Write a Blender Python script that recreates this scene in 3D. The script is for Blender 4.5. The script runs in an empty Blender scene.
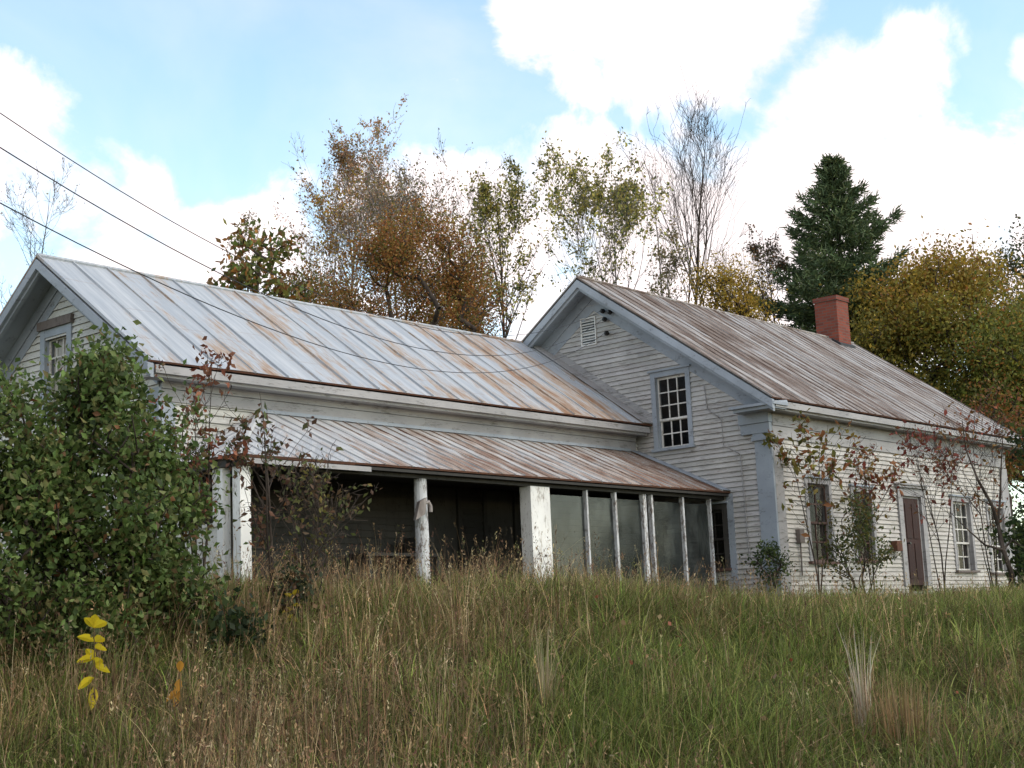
import bpy, math, random
import numpy as np
S = bpy.context.scene
COL = S.collection
R_ = math.radians

# ------------------------------------------------------------------ camera
CP = np.array([-22.981, -13.806, -0.547])
FPX = 1499.75
_a, _b, _r = np.radians([49.281, 9.559, -2.54])
FW = np.array([math.sin(_a)*math.cos(_b), math.cos(_a)*math.cos(_b), math.sin(_b)])
_rt = np.array([math.cos(_a), -math.sin(_a), 0]); _up = np.cross(_rt, FW)
RT = math.cos(_r)*_rt + math.sin(_r)*_up
UP = -math.sin(_r)*_rt + math.cos(_r)*_up
cam_d = bpy.data.cameras.new('camera'); cam = bpy.data.objects.new('camera', cam_d); COL.objects.link(cam)
cam_d.sensor_width = 36; cam_d.lens = 36*FPX/1024; cam_d.clip_start = 0.1; cam_d.clip_end = 3000
from mathutils import Matrix, Vector
M = Matrix(((RT[0], UP[0], -FW[0], CP[0]), (RT[1], UP[1], -FW[1], CP[1]), (RT[2], UP[2], -FW[2], CP[2]), (0, 0, 0, 1)))
cam.matrix_world = M
S.camera = cam
FH = np.array([math.sin(_a), math.cos(_a), 0.0]); RH = np.array([math.cos(_a), -math.sin(_a), 0.0])
def at(px, py, D):
    d = FW*FPX + RT*(px-512) - UP*(py-384)
    return CP + d*D/FPX

# ------------------------------------------------------------------ sky, sun
SUN_EL, SUN_AZ = 38.0, 158.0      # azimuth clockwise from +Y
w = bpy.data.worlds.new('World'); S.world = w; w.use_nodes = True
nt = w.node_tree; N = nt.nodes; L = nt.links; N.clear()
out = N.new('ShaderNodeOutputWorld'); bg = N.new('ShaderNodeBackground'); bg.inputs[1].default_value = 0.12
sky = N.new('ShaderNodeTexSky'); sky.sky_type = 'NISHITA'; sky.sun_disc = False
sky.sun_elevation = R_(SUN_EL); sky.sun_rotation = R_(SUN_AZ); sky.air_density = 1.0; sky.dust_density = 0.6; sky.ozone_density = 1.5
tc = N.new('ShaderNodeTexCoord')
def vm(op, a=None, b=None):
    n = N.new('ShaderNodeVectorMath'); n.operation = op
    for i, x in enumerate((a, b)):
        if x is None: continue
        if hasattr(x, 'links'): L.new(x, n.inputs[i])
        else: n.inputs[i].default_value = x
    return n
def mt(op, a=None, b=None, c=None, clamp=False):
    n = N.new('ShaderNodeMath'); n.operation = op; n.use_clamp = clamp
    for i, x in enumerate((a, b, c)):
        if x is None: continue
        if hasattr(x, 'links'): L.new(x, n.inputs[i])
        else: n.inputs[i].default_value = x
    return n.outputs[0]
def wnoise(scale, detail, rough, dist=0.0):
    n = N.new('ShaderNodeTexNoise'); n.inputs['Scale'].default_value = scale; n.inputs['Detail'].default_value = detail
    n.inputs['Roughness'].default_value = rough; n.inputs['Distortion'].default_value = dist
    L.new(tc.outputs['Generated'], n.inputs['Vector']); return n.outputs['Fac']
# cumulus banks: world directions, angular radius (deg), weight
def dirpx(px, py):
    d = FW*FPX + RT*(px-512) - UP*(py-384); return d/np.linalg.norm(d)
clouds = [((340, 320), 3.4), ((430, 320), 3.6), ((500, 320), 3.0), ((590, 310), 3.0), ((95, 200), 3.0), ((35, 115), 2.2), ((140, 195), 1.6), ((10, 125), 2.6), ((45, 165), 2.4), ((-60, 220), 5.0), ((70, 215), 3.6), ((125, 190), 1.3), ((110, 260), 2.0), ((-20, 330), 5.4), ((170, 285), 2.8), ((220, 262), 2.2), ((300, 330), 3.8), ((270, 255), 2.0),
          ((420, 240), 3.6), ((455, 200), 2.0), ((565, 185), 2.3), ((590, 160), 1.7), ((520, 240), 4.0), ((615, 200), 2.4), ((640, 280), 4.2),
          ((540, 8), 2.2), ((630, 25), 3.2), ((715, 10), 3.4), ((760, -20), 2.4),
          ((850, 125), 3.2), ((920, 75), 2.6), ((850, 170), 3.2), ((930, 170), 3.6), ((1050, 170), 4.0), ((800, 240), 4.0), ((730, 265), 2.8), ((720, 215), 1.4), ((1030, 65), 1.3), ((1120, 250), 7),
          ((900, 300), 6), ((720, 330), 5), ((540, 340), 5)]
for k in range(26):                                            # the rest of the sky, off to the sides and behind
    rr = random.Random(50+k); az = R_(95+rr.uniform(0, 265)); el = R_(rr.uniform(4, 75))
    clouds.append((None, rr.uniform(8, 17), np.array([math.sin(az)*math.cos(el), math.cos(az)*math.cos(el), math.sin(el)])))
acc = None
dirv = vm('NORMALIZE', tc.outputs['Generated']).outputs[0]
for c in clouds:
    d = dirpx(*c[0]) if c[0] else c[2]
    dt = vm('DOT_PRODUCT', dirv, tuple(float(x) for x in d)).outputs['Value']
    rad = R_(c[1]*(.92 if c[0] else 1))
    # blob = 1 - (angle/rad)^2, angle^2 ~ 2(1-dot)
    bl = mt('MULTIPLY_ADD', dt, 2/(rad*rad), 1-2/(rad*rad))
    bl = mt('MAXIMUM', bl, -1.0)
    acc = bl if acc is None else mt('SMOOTH_MAX', acc, bl, 0.35)
n1 = wnoise(8, 9, 0.6, 0.5); n2 = wnoise(30, 6, 0.6)
nn = mt('ADD', mt('MULTIPLY_ADD', n1, 5.4, -2.75), mt('MULTIPLY_ADD', n2, 1.7, -0.85))
dens = mt('ADD', acc, nn)
mr = N.new('ShaderNodeMapRange'); mr.interpolation_type = 'SMOOTHERSTEP'; mr.clamp = True
L.new(dens, mr.inputs[0]); mr.inputs[1].default_value = -0.5; mr.inputs[2].default_value = 0.95
# thin high veil
n3 = wnoise(3.2, 6, 0.55, 0.6)
veil = N.new('ShaderNodeMapRange'); veil.clamp = True; L.new(n3, veil.inputs[0]); veil.inputs[1].default_value = 0.42; veil.inputs[2].default_value = 0.75; veil.inputs[4].default_value = 0.35
cov = mt('MAXIMUM', mr.outputs[0], veil.outputs[0])
tint = N.new('ShaderNodeMix'); tint.data_type = 'RGBA'; tint.blend_type = 'MULTIPLY'; tint.inputs[0].default_value = 1.0
L.new(sky.outputs[0], tint.inputs[6]); tint.inputs[7].default_value = (2.65, 2.55, 2.15, 1)
n4 = wnoise(7, 6, 0.55)
cb = mt('MULTIPLY_ADD', n4, 7.0, 5.7)
cc = N.new('ShaderNodeCombineColor'); L.new(mt('MULTIPLY', cb, 1.09), cc.inputs[0]); L.new(mt('MULTIPLY', cb, .985), cc.inputs[1]); L.new(mt('MULTIPLY', cb, .98), cc.inputs[2])
mx = N.new('ShaderNodeMix'); mx.data_type = 'RGBA'; L.new(cov, mx.inputs[0]); L.new(tint.outputs[2], mx.inputs[6]); L.new(cc.outputs[0], mx.inputs[7])
L.new(mx.outputs[2], bg.inputs[0]); L.new(bg.outputs[0], out.inputs[0])

sd = bpy.data.lights.new('sun', 'SUN'); sun = bpy.data.objects.new('sun', sd); COL.objects.link(sun)
sd.energy = 1.0; sd.angle = R_(14); sd.color = (1, .93, .83)
_az, _el = R_(SUN_AZ), R_(SUN_EL)
sdir = Vector((math.sin(_az)*math.cos(_el), math.cos(_az)*math.cos(_el), math.sin(_el)))
sun.rotation_euler = sdir.to_track_quat('Z', 'Y').to_euler()
S.view_settings.view_transform = 'Standard'; S.view_settings.look = 'None'; S.view_settings.gamma = 1
S.view_settings.use_curve_mapping = False; S.view_settings.exposure = 0.26
S.render.resolution_x = 1024; S.render.resolution_y = 768
S.cycles.transparent_max_bounces = 16

# ------------------------------------------------------------------ naming helpers
def tag(o, label=None, cat=None, group=None, kind=None):
    if label: o['label'] = label
    if cat: o['category'] = cat
    if group: o['group'] = group
    if kind: o['kind'] = kind
    return o
def empty(name, loc=(0, 0, 0)):
    o = bpy.data.objects.new(name, None); COL.objects.link(o); o.location = loc; o.empty_display_size = .3
    return o
def link(name, me, mats, parent=None):
    o = bpy.data.objects.new(name, me); COL.objects.link(o)
    for m in (mats if isinstance(mats, (list, tuple)) else [mats]): me.materials.append(m)
    if parent is not None:
        o.parent = parent
        bpy.context.view_layer.update() if False else None
        # parents sit at their own base: keep geometry in world coordinates
        p = parent; off = Vector((0, 0, 0))
        while p is not None: off += p.location; p = p.parent
        o.location = -off
    return o
class MB:
    """collects faces of one mesh, with uv in metres and a per-face tint"""
    def __init__(s): s.v = []; s.f = []; s.uv = []; s.c = []; s.mi = []; s.sm = []
    def poly(s, pts, uv=None, c=1.0, mi=0, smooth=False):
        i = len(s.v); s.v += [tuple(map(float, p)) for p in pts]; s.f.append(list(range(i, i+len(pts))))
        s.uv += uv if uv else [(p[0]+p[1], p[2]) for p in pts]; s.c.append(c); s.mi.append(mi); s.sm.append(smooth)
    def hexa(s, P, c=1.0, mi=0):
        # P: 8 points, 0-3 bottom ring, 4-7 top ring
        for q in ((3, 2, 1, 0), (4, 5, 6, 7), (0, 1, 5, 4), (1, 2, 6, 5), (2, 3, 7, 6), (3, 0, 4, 7)):
            s.poly([P[k] for k in q], c=c, mi=mi)
    def box(s, x0, x1, y0, y1, z0, z1, c=1.0, mi=0):
        x0, x1 = sorted((x0, x1)); y0, y1 = sorted((y0, y1)); z0, z1 = sorted((z0, z1))
        s.hexa([(x0, y0, z0), (x1, y0, z0), (x1, y1, z0), (x0, y1, z0), (x0, y0, z1), (x1, y0, z1), (x1, y1, z1), (x0, y1, z1)], c, mi)
    def tube(s, pts, rad, n=8, c=1.0, mi=0, cap=True):
        pts = [np.array(p, float) for p in pts]; rings = []
        for i, p in enumerate(pts):
            t = pts[min(i+1, len(pts)-1)]-pts[max(i-1, 0)]; t /= np.linalg.norm(t)+1e-9
            a = np.cross(t, (0, 0, 1) if abs(t[2]) < .9 else (1, 0, 0)); a /= np.linalg.norm(a); b = np.cross(t, a)
            r = rad[i] if isinstance(rad, (list, tuple)) else rad
            rings.append([p+r*(a*math.cos(2*math.pi*k/n)+b*math.sin(2*math.pi*k/n)) for k in range(n)])
        for i in range(len(pts)-1):
            for k in range(n):
                s.poly([rings[i][k], rings[i][(k+1) % n], rings[i+1][(k+1) % n], rings[i+1][k]], c=c, mi=mi, smooth=True)
        if cap: s.poly(rings[0], c=c, mi=mi); s.poly(rings[-1][::-1], c=c, mi=mi)
    def build(s, name, mats, parent=None):
        me = bpy.data.meshes.new(name); me.from_pydata(s.v, [], s.f)
        uv = me.uv_layers.new(name='UVMap'); uv.data.foreach_set('uv', np.array(s.uv, 'f').ravel())
        ca = me.color_attributes.new('tint', 'FLOAT_COLOR', 'CORNER')
        arr = np.ones((len(s.v), 4), 'f'); k = 0
        for f, c in zip(s.f, s.c):
            arr[k:k+len(f), :3] = c; k += len(f)
        ca.data.foreach_set('color', arr.ravel())
        me.polygons.foreach_set('material_index', s.mi); me.polygons.foreach_set('use_smooth', s.sm)
        me.validate(); me.update()
        return link(name, me, mats, parent)
def npmesh(name, V, F, mats, parent=None, col=None, smooth=False, mi=None):
    """V (n,3), F (m,k) all same k"""
    me = bpy.data.meshes.new(name); m, k = F.shape
    me.vertices.add(len(V)); me.vertices.foreach_set('co', V.astype('f').ravel())
    me.loops.add(m*k); me.loops.foreach_set('vertex_index', F.astype('i').ravel())
    me.polygons.add(m); me.polygons.foreach_set('loop_start', np.arange(0, m*k, k, dtype='i'))
    if mi is not None: me.polygons.foreach_set('material_index', mi.astype('i'))
    if col is not None:
        ca = me.color_attributes.new('tint', 'FLOAT_COLOR', 'POINT')
        a = np.ones((len(V), 4), 'f'); a[:, :3] = col; ca.data.foreach_set('color', a.ravel())
    me.update(calc_edges=True)
    if smooth: me.polygons.foreach_set('use_smooth', np.ones(m, bool))
    return link(name, me, mats, parent)

# ------------------------------------------------------------------ materials
class Mat:
    def __init__(s, name, rough=.8, spec=.3):
        s.m = bpy.data.materials.new(name); s.m.use_nodes = True; s.t = s.m.node_tree; s.N = s.t.nodes; s.L = s.t.links
        s.b = s.N['Principled BSDF']; s.b.inputs['Roughness'].default_value = rough; s.b.inputs['Specular IOR Level'].default_value = spec
    def put(s, x, sock):
        if hasattr(x, 'links'): s.L.new(x, sock)
        else: sock.default_value = x if not (isinstance(x, tuple) and len(x) == 3 and len(sock.default_value) == 4) else (*x, 1)
    def coord(s, which='Object', scale=(1, 1, 1)):
        if which == 'UV': t = s.N.new('ShaderNodeUVMap').outputs[0]
        else: t = s.N.new('ShaderNodeTexCoord').outputs[which]
        m = s.N.new('ShaderNodeMapping'); m.inputs['Scale'].default_value = scale; s.L.new(t, m.inputs[0]); return m.outputs[0]
    def noise(s, vec, scale, detail=5, rough=.6, dist=0.):
        n = s.N.new('ShaderNodeTexNoise'); s.L.new(vec, n.inputs['Vector']); n.inputs['Scale'].default_value = scale
        n.inputs['Detail'].default_value = detail; n.inputs['Roughness'].default_value = rough; n.inputs['Distortion'].default_value = dist
        return n.outputs['Fac']
    def math(s, op, a, b=0., clamp=False):
        n = s.N.new('ShaderNodeMath'); n.operation = op; n.use_clamp = clamp; s.put(a, n.inputs[0]); s.put(b, n.inputs[1]); return n.outputs[0]
    def ramp(s, x, lo, hi, a=0., b=1.):
        n = s.N.new('ShaderNodeMapRange'); n.clamp = True; n.interpolation_type = 'SMOOTHSTEP'; s.put(x, n.inputs[0])
        n.inputs[1].default_value = lo; n.inputs[2].default_value = hi; n.inputs[3].default_value = a; n.inputs[4].default_value = b; return n.outputs[0]
    def mix(s, f, a, b, mode='MIX'):
        n = s.N.new('ShaderNodeMix'); n.data_type = 'RGBA'; n.blend_type = mode; s.put(f, n.inputs[0]); s.put(a, n.inputs[6]); s.put(b, n.inputs[7]); return n.outputs[2]
    def tint(s):
        n = s.N.new('ShaderNodeVertexColor'); n.layer_name = 'tint'; return n.outputs[0]
    def bump(s, h, strength=.3, dist=.01):
        n = s.N.new('ShaderNodeBump'); n.inputs['Strength'].default_value = strength; n.inputs['Distance'].default_value = dist
        s.put(h, n.inputs['Height']); s.L.new(n.outputs[0], s.b.inputs['Normal'])
    def color(s, c): s.put(c, s.b.inputs['Base Color'])

def paint(name, base, worn, amount=.5, scale=(1, 1, 1), rough=.75, grain=18):
    m = Mat(name, rough); v = m.coord('Object', scale); 
    n = m.noise(v, 4, 7, .7); g = m.noise(v, grain, 6, .7)
    f = m.ramp(m.math('ADD', m.math('MULTIPLY', n, .6), m.math('MULTIPLY', g, .5)), .56-.12*(amount-.5)*2, .70-.1*(amount-.5)*2)
    big = m.ramp(m.noise(m.coord('Object'), .9, 4, .6), .3, .75, .80, 1.12)
    c = m.mix(f, (*base, 1), (*worn, 1)); c = m.mix(1.0, c, m.tint(), 'MULTIPLY')
    hs = m.N.new('ShaderNodeHueSaturation'); m.put(c, hs.inputs['Color']); m.put(big, hs.inputs['Value']); m.color(hs.outputs[0])
    m.bump(m.math('SUBTRACT', 1., f), .35, .004)
    return m.m
MAT = {}
MAT['siding_gable'] = paint('weathered_white_clapboard', (.52, .505, .49), (.28, .25, .235), .52, (3.0, .8, 7), grain=11)
MAT['siding_front'] = paint('peeling_white_clapboard', (.55, .525, .49), (.27, .235, .20), .52, (.8, 3, 7), grain=11)
MAT['siding_ell'] = paint('cream_white_clapboard', (.62, .61, .57), (.30, .27, .24), .5, (.55, 3, 9), grain=9)
MAT['trim'] = paint('grey_blue_trim_paint', (.33, .365, .41), (.19, .20, .215), .42, (1, 1, 1.6))
MAT['trim_pale'] = paint('pale_grey_trim_paint', (.36, .35, .35), (.18, .17, .16), .5, (.5, .6, 2.4))
MAT['white_paint'] = paint('chipped_white_paint', (.78, .77, .74), (.33, .29, .25), .50, (2, 2, .7))
MAT['post_paint'] = paint('flaking_post_paint', (.60, .61, .62), (.16, .13, .11), .66, (2.5, 2.5, 1.0))
MAT['sash_white'] = paint('sash_white_paint', (.66, .64, .60), (.30, .26, .22), .5, (2, 2, 2))
MAT['old_wood'] = paint('bare_weathered_wood', (.17, .14, .125), (.07, .055, .05), .5, (3, 3, 1))
MAT['sill_brown'] = paint('rotting_brown_sill', (.13, .075, .06), (.05, .035, .03), .5, (3, 3, 3))
MAT['door_red'] = paint('faded_oxblood_door_paint', (.045, .018, .014), (.05, .036, .03), .55, (4, 4, .6))
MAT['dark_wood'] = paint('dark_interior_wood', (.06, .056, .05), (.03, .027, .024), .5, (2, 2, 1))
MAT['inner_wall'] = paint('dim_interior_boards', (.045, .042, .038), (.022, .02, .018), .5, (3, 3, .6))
def roofmat(name, base, pale, rusts, thr, pitch, xbias=0., ebias=0.):
    # uv: u along the ridge (m), v down the slope (m)
    m = Mat(name, .62, .35); m.b.inputs['Metallic'].default_value = 0.0
    st = m.coord('UV', (4.0, .9, 1)); fine = m.coord('UV', (26, 3.2, 1)); big = m.coord('UV', (.45, .25, 1))
    sx = m.N.new('ShaderNodeSeparateXYZ'); m.put(m.N.new('ShaderNodeUVMap').outputs[0], sx.inputs[0])
    wn = m.N.new('ShaderNodeTexWhiteNoise'); wn.noise_dimensions = '1D'
    m.put(m.math('FLOOR', m.math('DIVIDE', sx.outputs[0], pitch)), wn.inputs['W'])
    a = m.noise(st, 1.0, 7, .68, .4); b = m.noise(fine, 1.0, 5, .7); g = m.noise(big, 1.0, 4, .6)
    q = m.math('ADD', m.math('MULTIPLY', a, .55), m.math('MULTIPLY', b, .30)); q = m.math('ADD', q, m.math('MULTIPLY', g, .35))
    q = m.math('ADD', q, m.math('MULTIPLY', wn.outputs[0], .10))
    q = m.math('ADD', q, m.math('MULTIPLY', sx.outputs[0], xbias)); q = m.math('ADD', q, m.math('MULTIPLY', sx.outputs[1], ebias))
    f = m.ramp(q, thr, thr+.11); f2 = m.ramp(q, thr+.08, thr+.2)
    metal = m.mix(m.ramp(m.noise(m.coord('UV', (9, .4, 1)), 1.0, 6, .7), .35, .68), base, pale)
    metal = m.mix(m.ramp(wn.outputs[0], 0, 1, 0, .25), metal, (.30, .33, .37, 1))
    c = m.mix(m.math('MULTIPLY', f, .85), metal, rusts[0]); c = m.mix(f2, c, rusts[1]); m.color(c)
    lapn = m.math('FRACT', m.math('ADD', m.math('DIVIDE', sx.outputs[1], 1.83), wn.outputs[0]))
    lap = m.ramp(lapn, .0, .012, .55, 0.)
    c = m.mix(m.math('MULTIPLY', lap, 1.), c, rusts[1]); m.color(c)
    m.put(m.ramp(f, 0, 1, .55, .9), m.b.inputs['Roughness'])
    m.bump(m.noise(m.coord('UV', (2.2, 1.1, 1)), 1., 4, .6), .5, .03)
    return m.m
MAT['roof_ell'] = roofmat('blue_grey_metal_roofing', (.31, .335, .365, 1), (.47, .485, .50, 1), [(.34, .25, .18, 1), (.23, .125, .07, 1)], .70, .58, .0085, .012)
MAT['roof_porch'] = roofmat('streaked_rusty_metal_roofing', (.34, .345, .35, 1), (.54, .53, .51, 1), [(.27, .19, .14, 1), (.15, .075, .048, 1)], .67, .27, .010, .04)
MAT['roof_main'] = roofmat('rust_brown_metal_roofing', (.25, .23, .215, 1), (.44, .41, .38, 1), [(.17, .125, .10, 1), (.10, .065, .048, 1)], .555, .31, -.004, .0)
m = Mat('rust_edge', .9); m.color(m.mix(m.noise(m.coord(), 12, 5), (.05, .03, .025, 1), (.19, .08, .045, 1))); MAT['rust_edge'] = m.m
m = Mat('brick', .9); bt = m.N.new('ShaderNodeTexBrick'); v = m.coord('Object'); 
cx = m.N.new('ShaderNodeSeparateXYZ'); m.put(v, cx.inputs[0]); cb_ = m.N.new('ShaderNodeCombineXYZ'); m.put(m.math('ADD', cx.outputs[0], cx.outputs[1]), cb_.inputs[0]); m.put(cx.outputs[2], cb_.inputs[1])
m.put(cb_.outputs[0], bt.inputs['Vector']); bt.inputs['Scale'].default_value = 1; bt.inputs['Brick Width'].default_value = .21; bt.inputs['Row Height'].default_value = .072
bt.inputs['Mortar Size'].default_value = .009; bt.inputs['Color1'].default_value = (.25, .06, .035, 1); bt.inputs['Color2'].default_value = (.15, .038, .026, 1); bt.inputs['Mortar'].default_value = (.13, .09, .075, 1)
m.color(m.mix(m.ramp(m.noise(m.coord(), 3, 5), .4, .8, 0, .5), bt.outputs[0], (.16, .06, .045, 1))); m.bump(bt.outputs['Fac'], -.5, .01); MAT['brick'] = m.m
m = Mat('glass', .06, .5); g = m.b; g.inputs['Base Color'].default_value = (.02, .022, .024, 1); tr = m.N.new('ShaderNodeBsdfTransparent'); ms = m.N.new('ShaderNodeMixShader')
ms.inputs[0].default_value = .28; m.L.new(tr.outputs[0], ms.inputs[1]); m.L.new(g.outputs[0], ms.inputs[2]); m.L.new(ms.outputs[0], m.N['Material Output'].inputs[0]); MAT['glass'] = m.m
m = Mat('screen', .15, .5); g = m.b; m.color(m.mix(m.ramp(m.noise(m.coord('Object', (1.5, 1.5, .6)), 4, 6), .35, .7), (.02, .024, .022, 1), (.07, .08, .075, 1))); tr = m.N.new('ShaderNodeBsdfTransparent'); ms = m.N.new('ShaderNodeMixShader')
ms.inputs[0].default_value = .55; m.L.new(tr.outputs[0], ms.inputs[1]); m.L.new(g.outputs[0], ms.inputs[2]); m.L.new(ms.outputs[0], m.N['Material Output'].inputs[0]); MAT['screen'] = m.m
m = Mat('curtain', .95, .1); m.color(m.mix(m.ramp(m.noise(m.coord('Object', (14, 14, .8)), 1.2, 5), .35, .7), (.022, .017, .014, 1), (.085, .07, .06, 1))); MAT['curtain'] = m.m
m = Mat('shade', .95, .1); m.color(m.mix(m.noise(m.coord('Object', (2, 2, 2)), 2, 3), (.70, .66, .58, 1), (.85, .81, .74, 1))); MAT['shade'] = m.m
m = Mat('ceramic', .3, .5); m.color((.012, .011, .011)); MAT['insulator'] = m.m
m = Mat('wire', .6); m.color((.03, .03, .032)); MAT['wire'] = m.m
def bark(name, a, b, sc=6):
    m = Mat(name, .95, .15); m.color(m.mix(m.ramp(m.noise(m.coord('Object', (1, 1, .35)), sc, 6), .35, .65), (*a, 1), (*b, 1))); return m.m
MAT['bark'] = bark('dark_bark', (.035, .027, .022), (.09, .072, .06))
MAT['bark_grey'] = bark('grey_bark', (.09, .078, .075), (.20, .18, .17))
MAT['bark_pale'] = bark('pale_bark', (.17, .145, .13), (.30, .27, .25))
def leafmat(name, transl=.35, rough=.6):
    m = Mat(name, rough, .25); m.color(m.tint()); tb = m.N.new('ShaderNodeBsdfTranslucent'); m.put(m.tint(), tb.inputs[0])
    ms = m.N.new('ShaderNodeMixShader'); ms.inputs[0].default_value = transl
    m.L.new(m.b.outputs[0], ms.inputs[1]); m.L.new(tb.outputs[0], ms.inputs[2]); m.L.new(ms.outputs[0], m.N['Material Output'].inputs[0]); return m.m
MAT['leaf'] = leafmat('leaf'); MAT['grass'] = leafmat('grass_blade', .25, .7); MAT['needle'] = leafmat('needle', .12, .7)
m = Mat('soil', 1., .1); m.color(m.mix(m.ramp(m.noise(m.coord(), 1.1, 7, .65), .35, .65), (.030, .036, .014, 1), (.075, .058, .030, 1))); m.bump(m.noise(m.coord(), 9, 5), .8, .05); MAT['soil'] = m.m

# ------------------------------------------------------------------ ground
def snoise(x, y, sc, seed):
    r = np.random.RandomState(seed); o = np.zeros_like(x, dtype=float)
    for i in range(7):
        a = r.uniform(0, 6.283); k = sc*r.uniform(.5, 1.9); o += np.sin((x*math.cos(a)+y*math.sin(a))*k + r.uniform(0, 6.283) + 1.3*np.sin((x*math.sin(a)-y*math.cos(a))*k*.7))
    return o/7*1.6
def ground_z(x, y):
    x = np.asarray(x, float); y = np.asarray(y, float)
    d = (x-CP[0])*FH[0]+(y-CP[1])*FH[1]; s = (x-CP[0])*RH[0]+(y-CP[1])*RH[1]
    Dc = 18.4+.35*np.clip(s, -8, 9)
    t = np.clip((d-9.6)/(Dc-9.6), 0, 1); t = t*t*(3-2*t)
    z = -2.0+t*(1.98-.10*np.clip((s+3)/3, 0, 1)-.36*np.clip(s/3.5, 0, 1)) + .06*np.clip((d-Dc)/6, 0, 1)
    z = np.where(d < 9.6, -2.0-.25*np.clip((9.6-d)/9.6, 0, 1)*0-.1*np.clip((9.6-d)/9, 0, 2), z)
    far = np.clip((d-70)/250, 0, 1); z = z + far*14
    return z + .05*snoise(x, y, .9, 3)*np.clip(1-np.abs(d-14)/9, 0, 1)
g1 = np.concatenate([np.linspace(-600, -60, 19)[:-1], np.linspace(-60, 60, 161), np.linspace(60, 600, 19)[1:]])
GX, GY = np.meshgrid(g1-8, g1+2, indexing='ij'); n_ = len(g1)
GV = np.stack([GX.ravel(), GY.ravel(), ground_z(GX, GY).ravel()], 1)
ii, jj = np.meshgrid(np.arange(n_-1), np.arange(n_-1), indexing='ij'); q = (ii*n_+jj).ravel()
tag(npmesh('ground', GV, np.stack([q, q+n_, q+n_+1, q+1], 1), MAT['soil'], smooth=True), kind='structure')

# ------------------------------------------------------------------ house
W, OG, OE, HE, HR, LM = 7.5, .50, .408, 3.372, 6.299, 10.046
YE, YR, ZR, ZE, XE = 2.907, 5.225, 5.23, 3.274, -10.9      # ell: front wall, ridge, eave, left wall
house = empty('farmhouse', (0, 0, .1))
tag(house, 'long abandoned white clapboard farmhouse with rusty metal roofs and a lower porch wing', 'farmhouse')
rnd = random.Random(4)
def P(pl, c0, u, z, d=0.):
    return (u, c0-d, z) if pl == 'Y' else (c0-d, u, z)
def pbox(mb, pl, c0, u0, u1, z0, z1, d0, d1, c=1.0, mi=0):
    a = P(pl, c0, u0, z0, d0); b = P(pl, c0, u1, z1, d1); mb.box(a[0], b[0], a[1], b[1], a[2], b[2], c, mi)
def clap(mb, pl, c0, z0, z1, lim, holes=(), e=.105):
    z = z0; k = 0
    while z < z1-1e-6:
        zt = min(z+e, z1); zm = (z+zt)/2
        a, b = lim(z); a2, b2 = lim(zt)
        iv = [(a, b, a2, b2)]
        for (h0, h1, hz0, hz1) in holes:
            if hz0 < zm < hz1:
                nv = []
                for (p0, p1, p2, p3) in iv:
                    if h1 <= p0 or h0 >= p1: nv.append((p0, p1, p2, p3)); continue
                    if h0 > p0: nv.append((p0, h0, p2, h0))
                    if h1 < p1: nv.append((h1, p1, h1, p3))
                iv = nv
        for (p0, p1, p2, p3) in iv:
            if p1-p0 < .01: continue
            cuts = [p0]; x = p0+rnd.uniform(.6, 3.4)
            while x < p1-.4: cuts.append(x); x += rnd.uniform(1.6, 3.8)
            cuts.append(p1)
            for i in range(len(cuts)-1):
                u0, u1 = cuts[i], cuts[i+1]
                t0 = p2 if i == 0 else u0; t1 = p3 if i == len(cuts)-2 else u1
                w0, w1 = rnd.uniform(-.006, .006), rnd.uniform(-.006, .006); dd = .028+rnd.uniform(0, .009)
                g = rnd.uniform(.86, 1.04); c = (g, g*rnd.uniform(.985, 1), g*rnd.uniform(.96, 1))
                lo = [P(pl, c0, u0, z+w0-.004, dd), P(pl, c0, u1-.003, z+w1-.004, dd)]
                hi = [P(pl, c0, t1-(.003 if t1 == u1 else 0), zt+.01, .004), P(pl, c0, t0, zt+.01, .004)]
                bk = [P(pl, c0, u0, z+w0-.004, .0), P(pl, c0, u1-.003, z+w1-.004, .0)]
                fl = pl == 'X'
                mb.poly((lo+hi)[::-1] if fl else lo+hi, c=c)
                q = [bk[0], bk[1], lo[1], lo[0]]; mb.poly(q[::-1] if fl else q, c=(.26, .235, .22))  # shadow line under each board, painted in as a dark tint
        z = zt; k += 1
def backing(mb, pl, c0, z0, z1, lim, holes):
    """sheathing behind the clapboards, cut at the openings, 10 cm thick"""
    zs = sorted(set([z0, z1]+[h[2] for h in holes]+[h[3] for h in holes]+list(np.linspace(z0, z1, 3 if lim(z0) == lim(z1) else 9))))
    zs = [z for z in zs if z0 <= z <= z1]
    for za, zb in zip(zs[:-1], zs[1:]):
        if zb-za < 1e-4: continue
        a, b = lim(za); a2, b2 = lim(zb)
        hs = sorted([(h[0], h[1]) for h in holes if h[2] <= za+1e-5 and h[3] >= zb-1e-5])
        st = a; st2 = a2; segs = []
        for h0, h1 in hs: segs.append((st, h0, st2, h0)); st = st2 = h1
        segs.append((st, b, st2, b2))
        for (u0, u1, t0, t1) in segs:
            F_ = [P(pl, c0, u0, za, -.004), P(pl, c0, u1, za, -.004), P(pl, c0, t1, zb, -.004), P(pl, c0, t0, zb, -.004)]
            B_ = [P(pl, c0, u0, za, -.10), P(pl, c0, u1, za, -.10), P(pl, c0, t1, zb, -.10), P(pl, c0, t0, zb, -.10)]
            mb.hexa([F_[0], F_[1], B_[1], B_[0], F_[3], F_[2], B_[2], B_[3]], c=.5)
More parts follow.
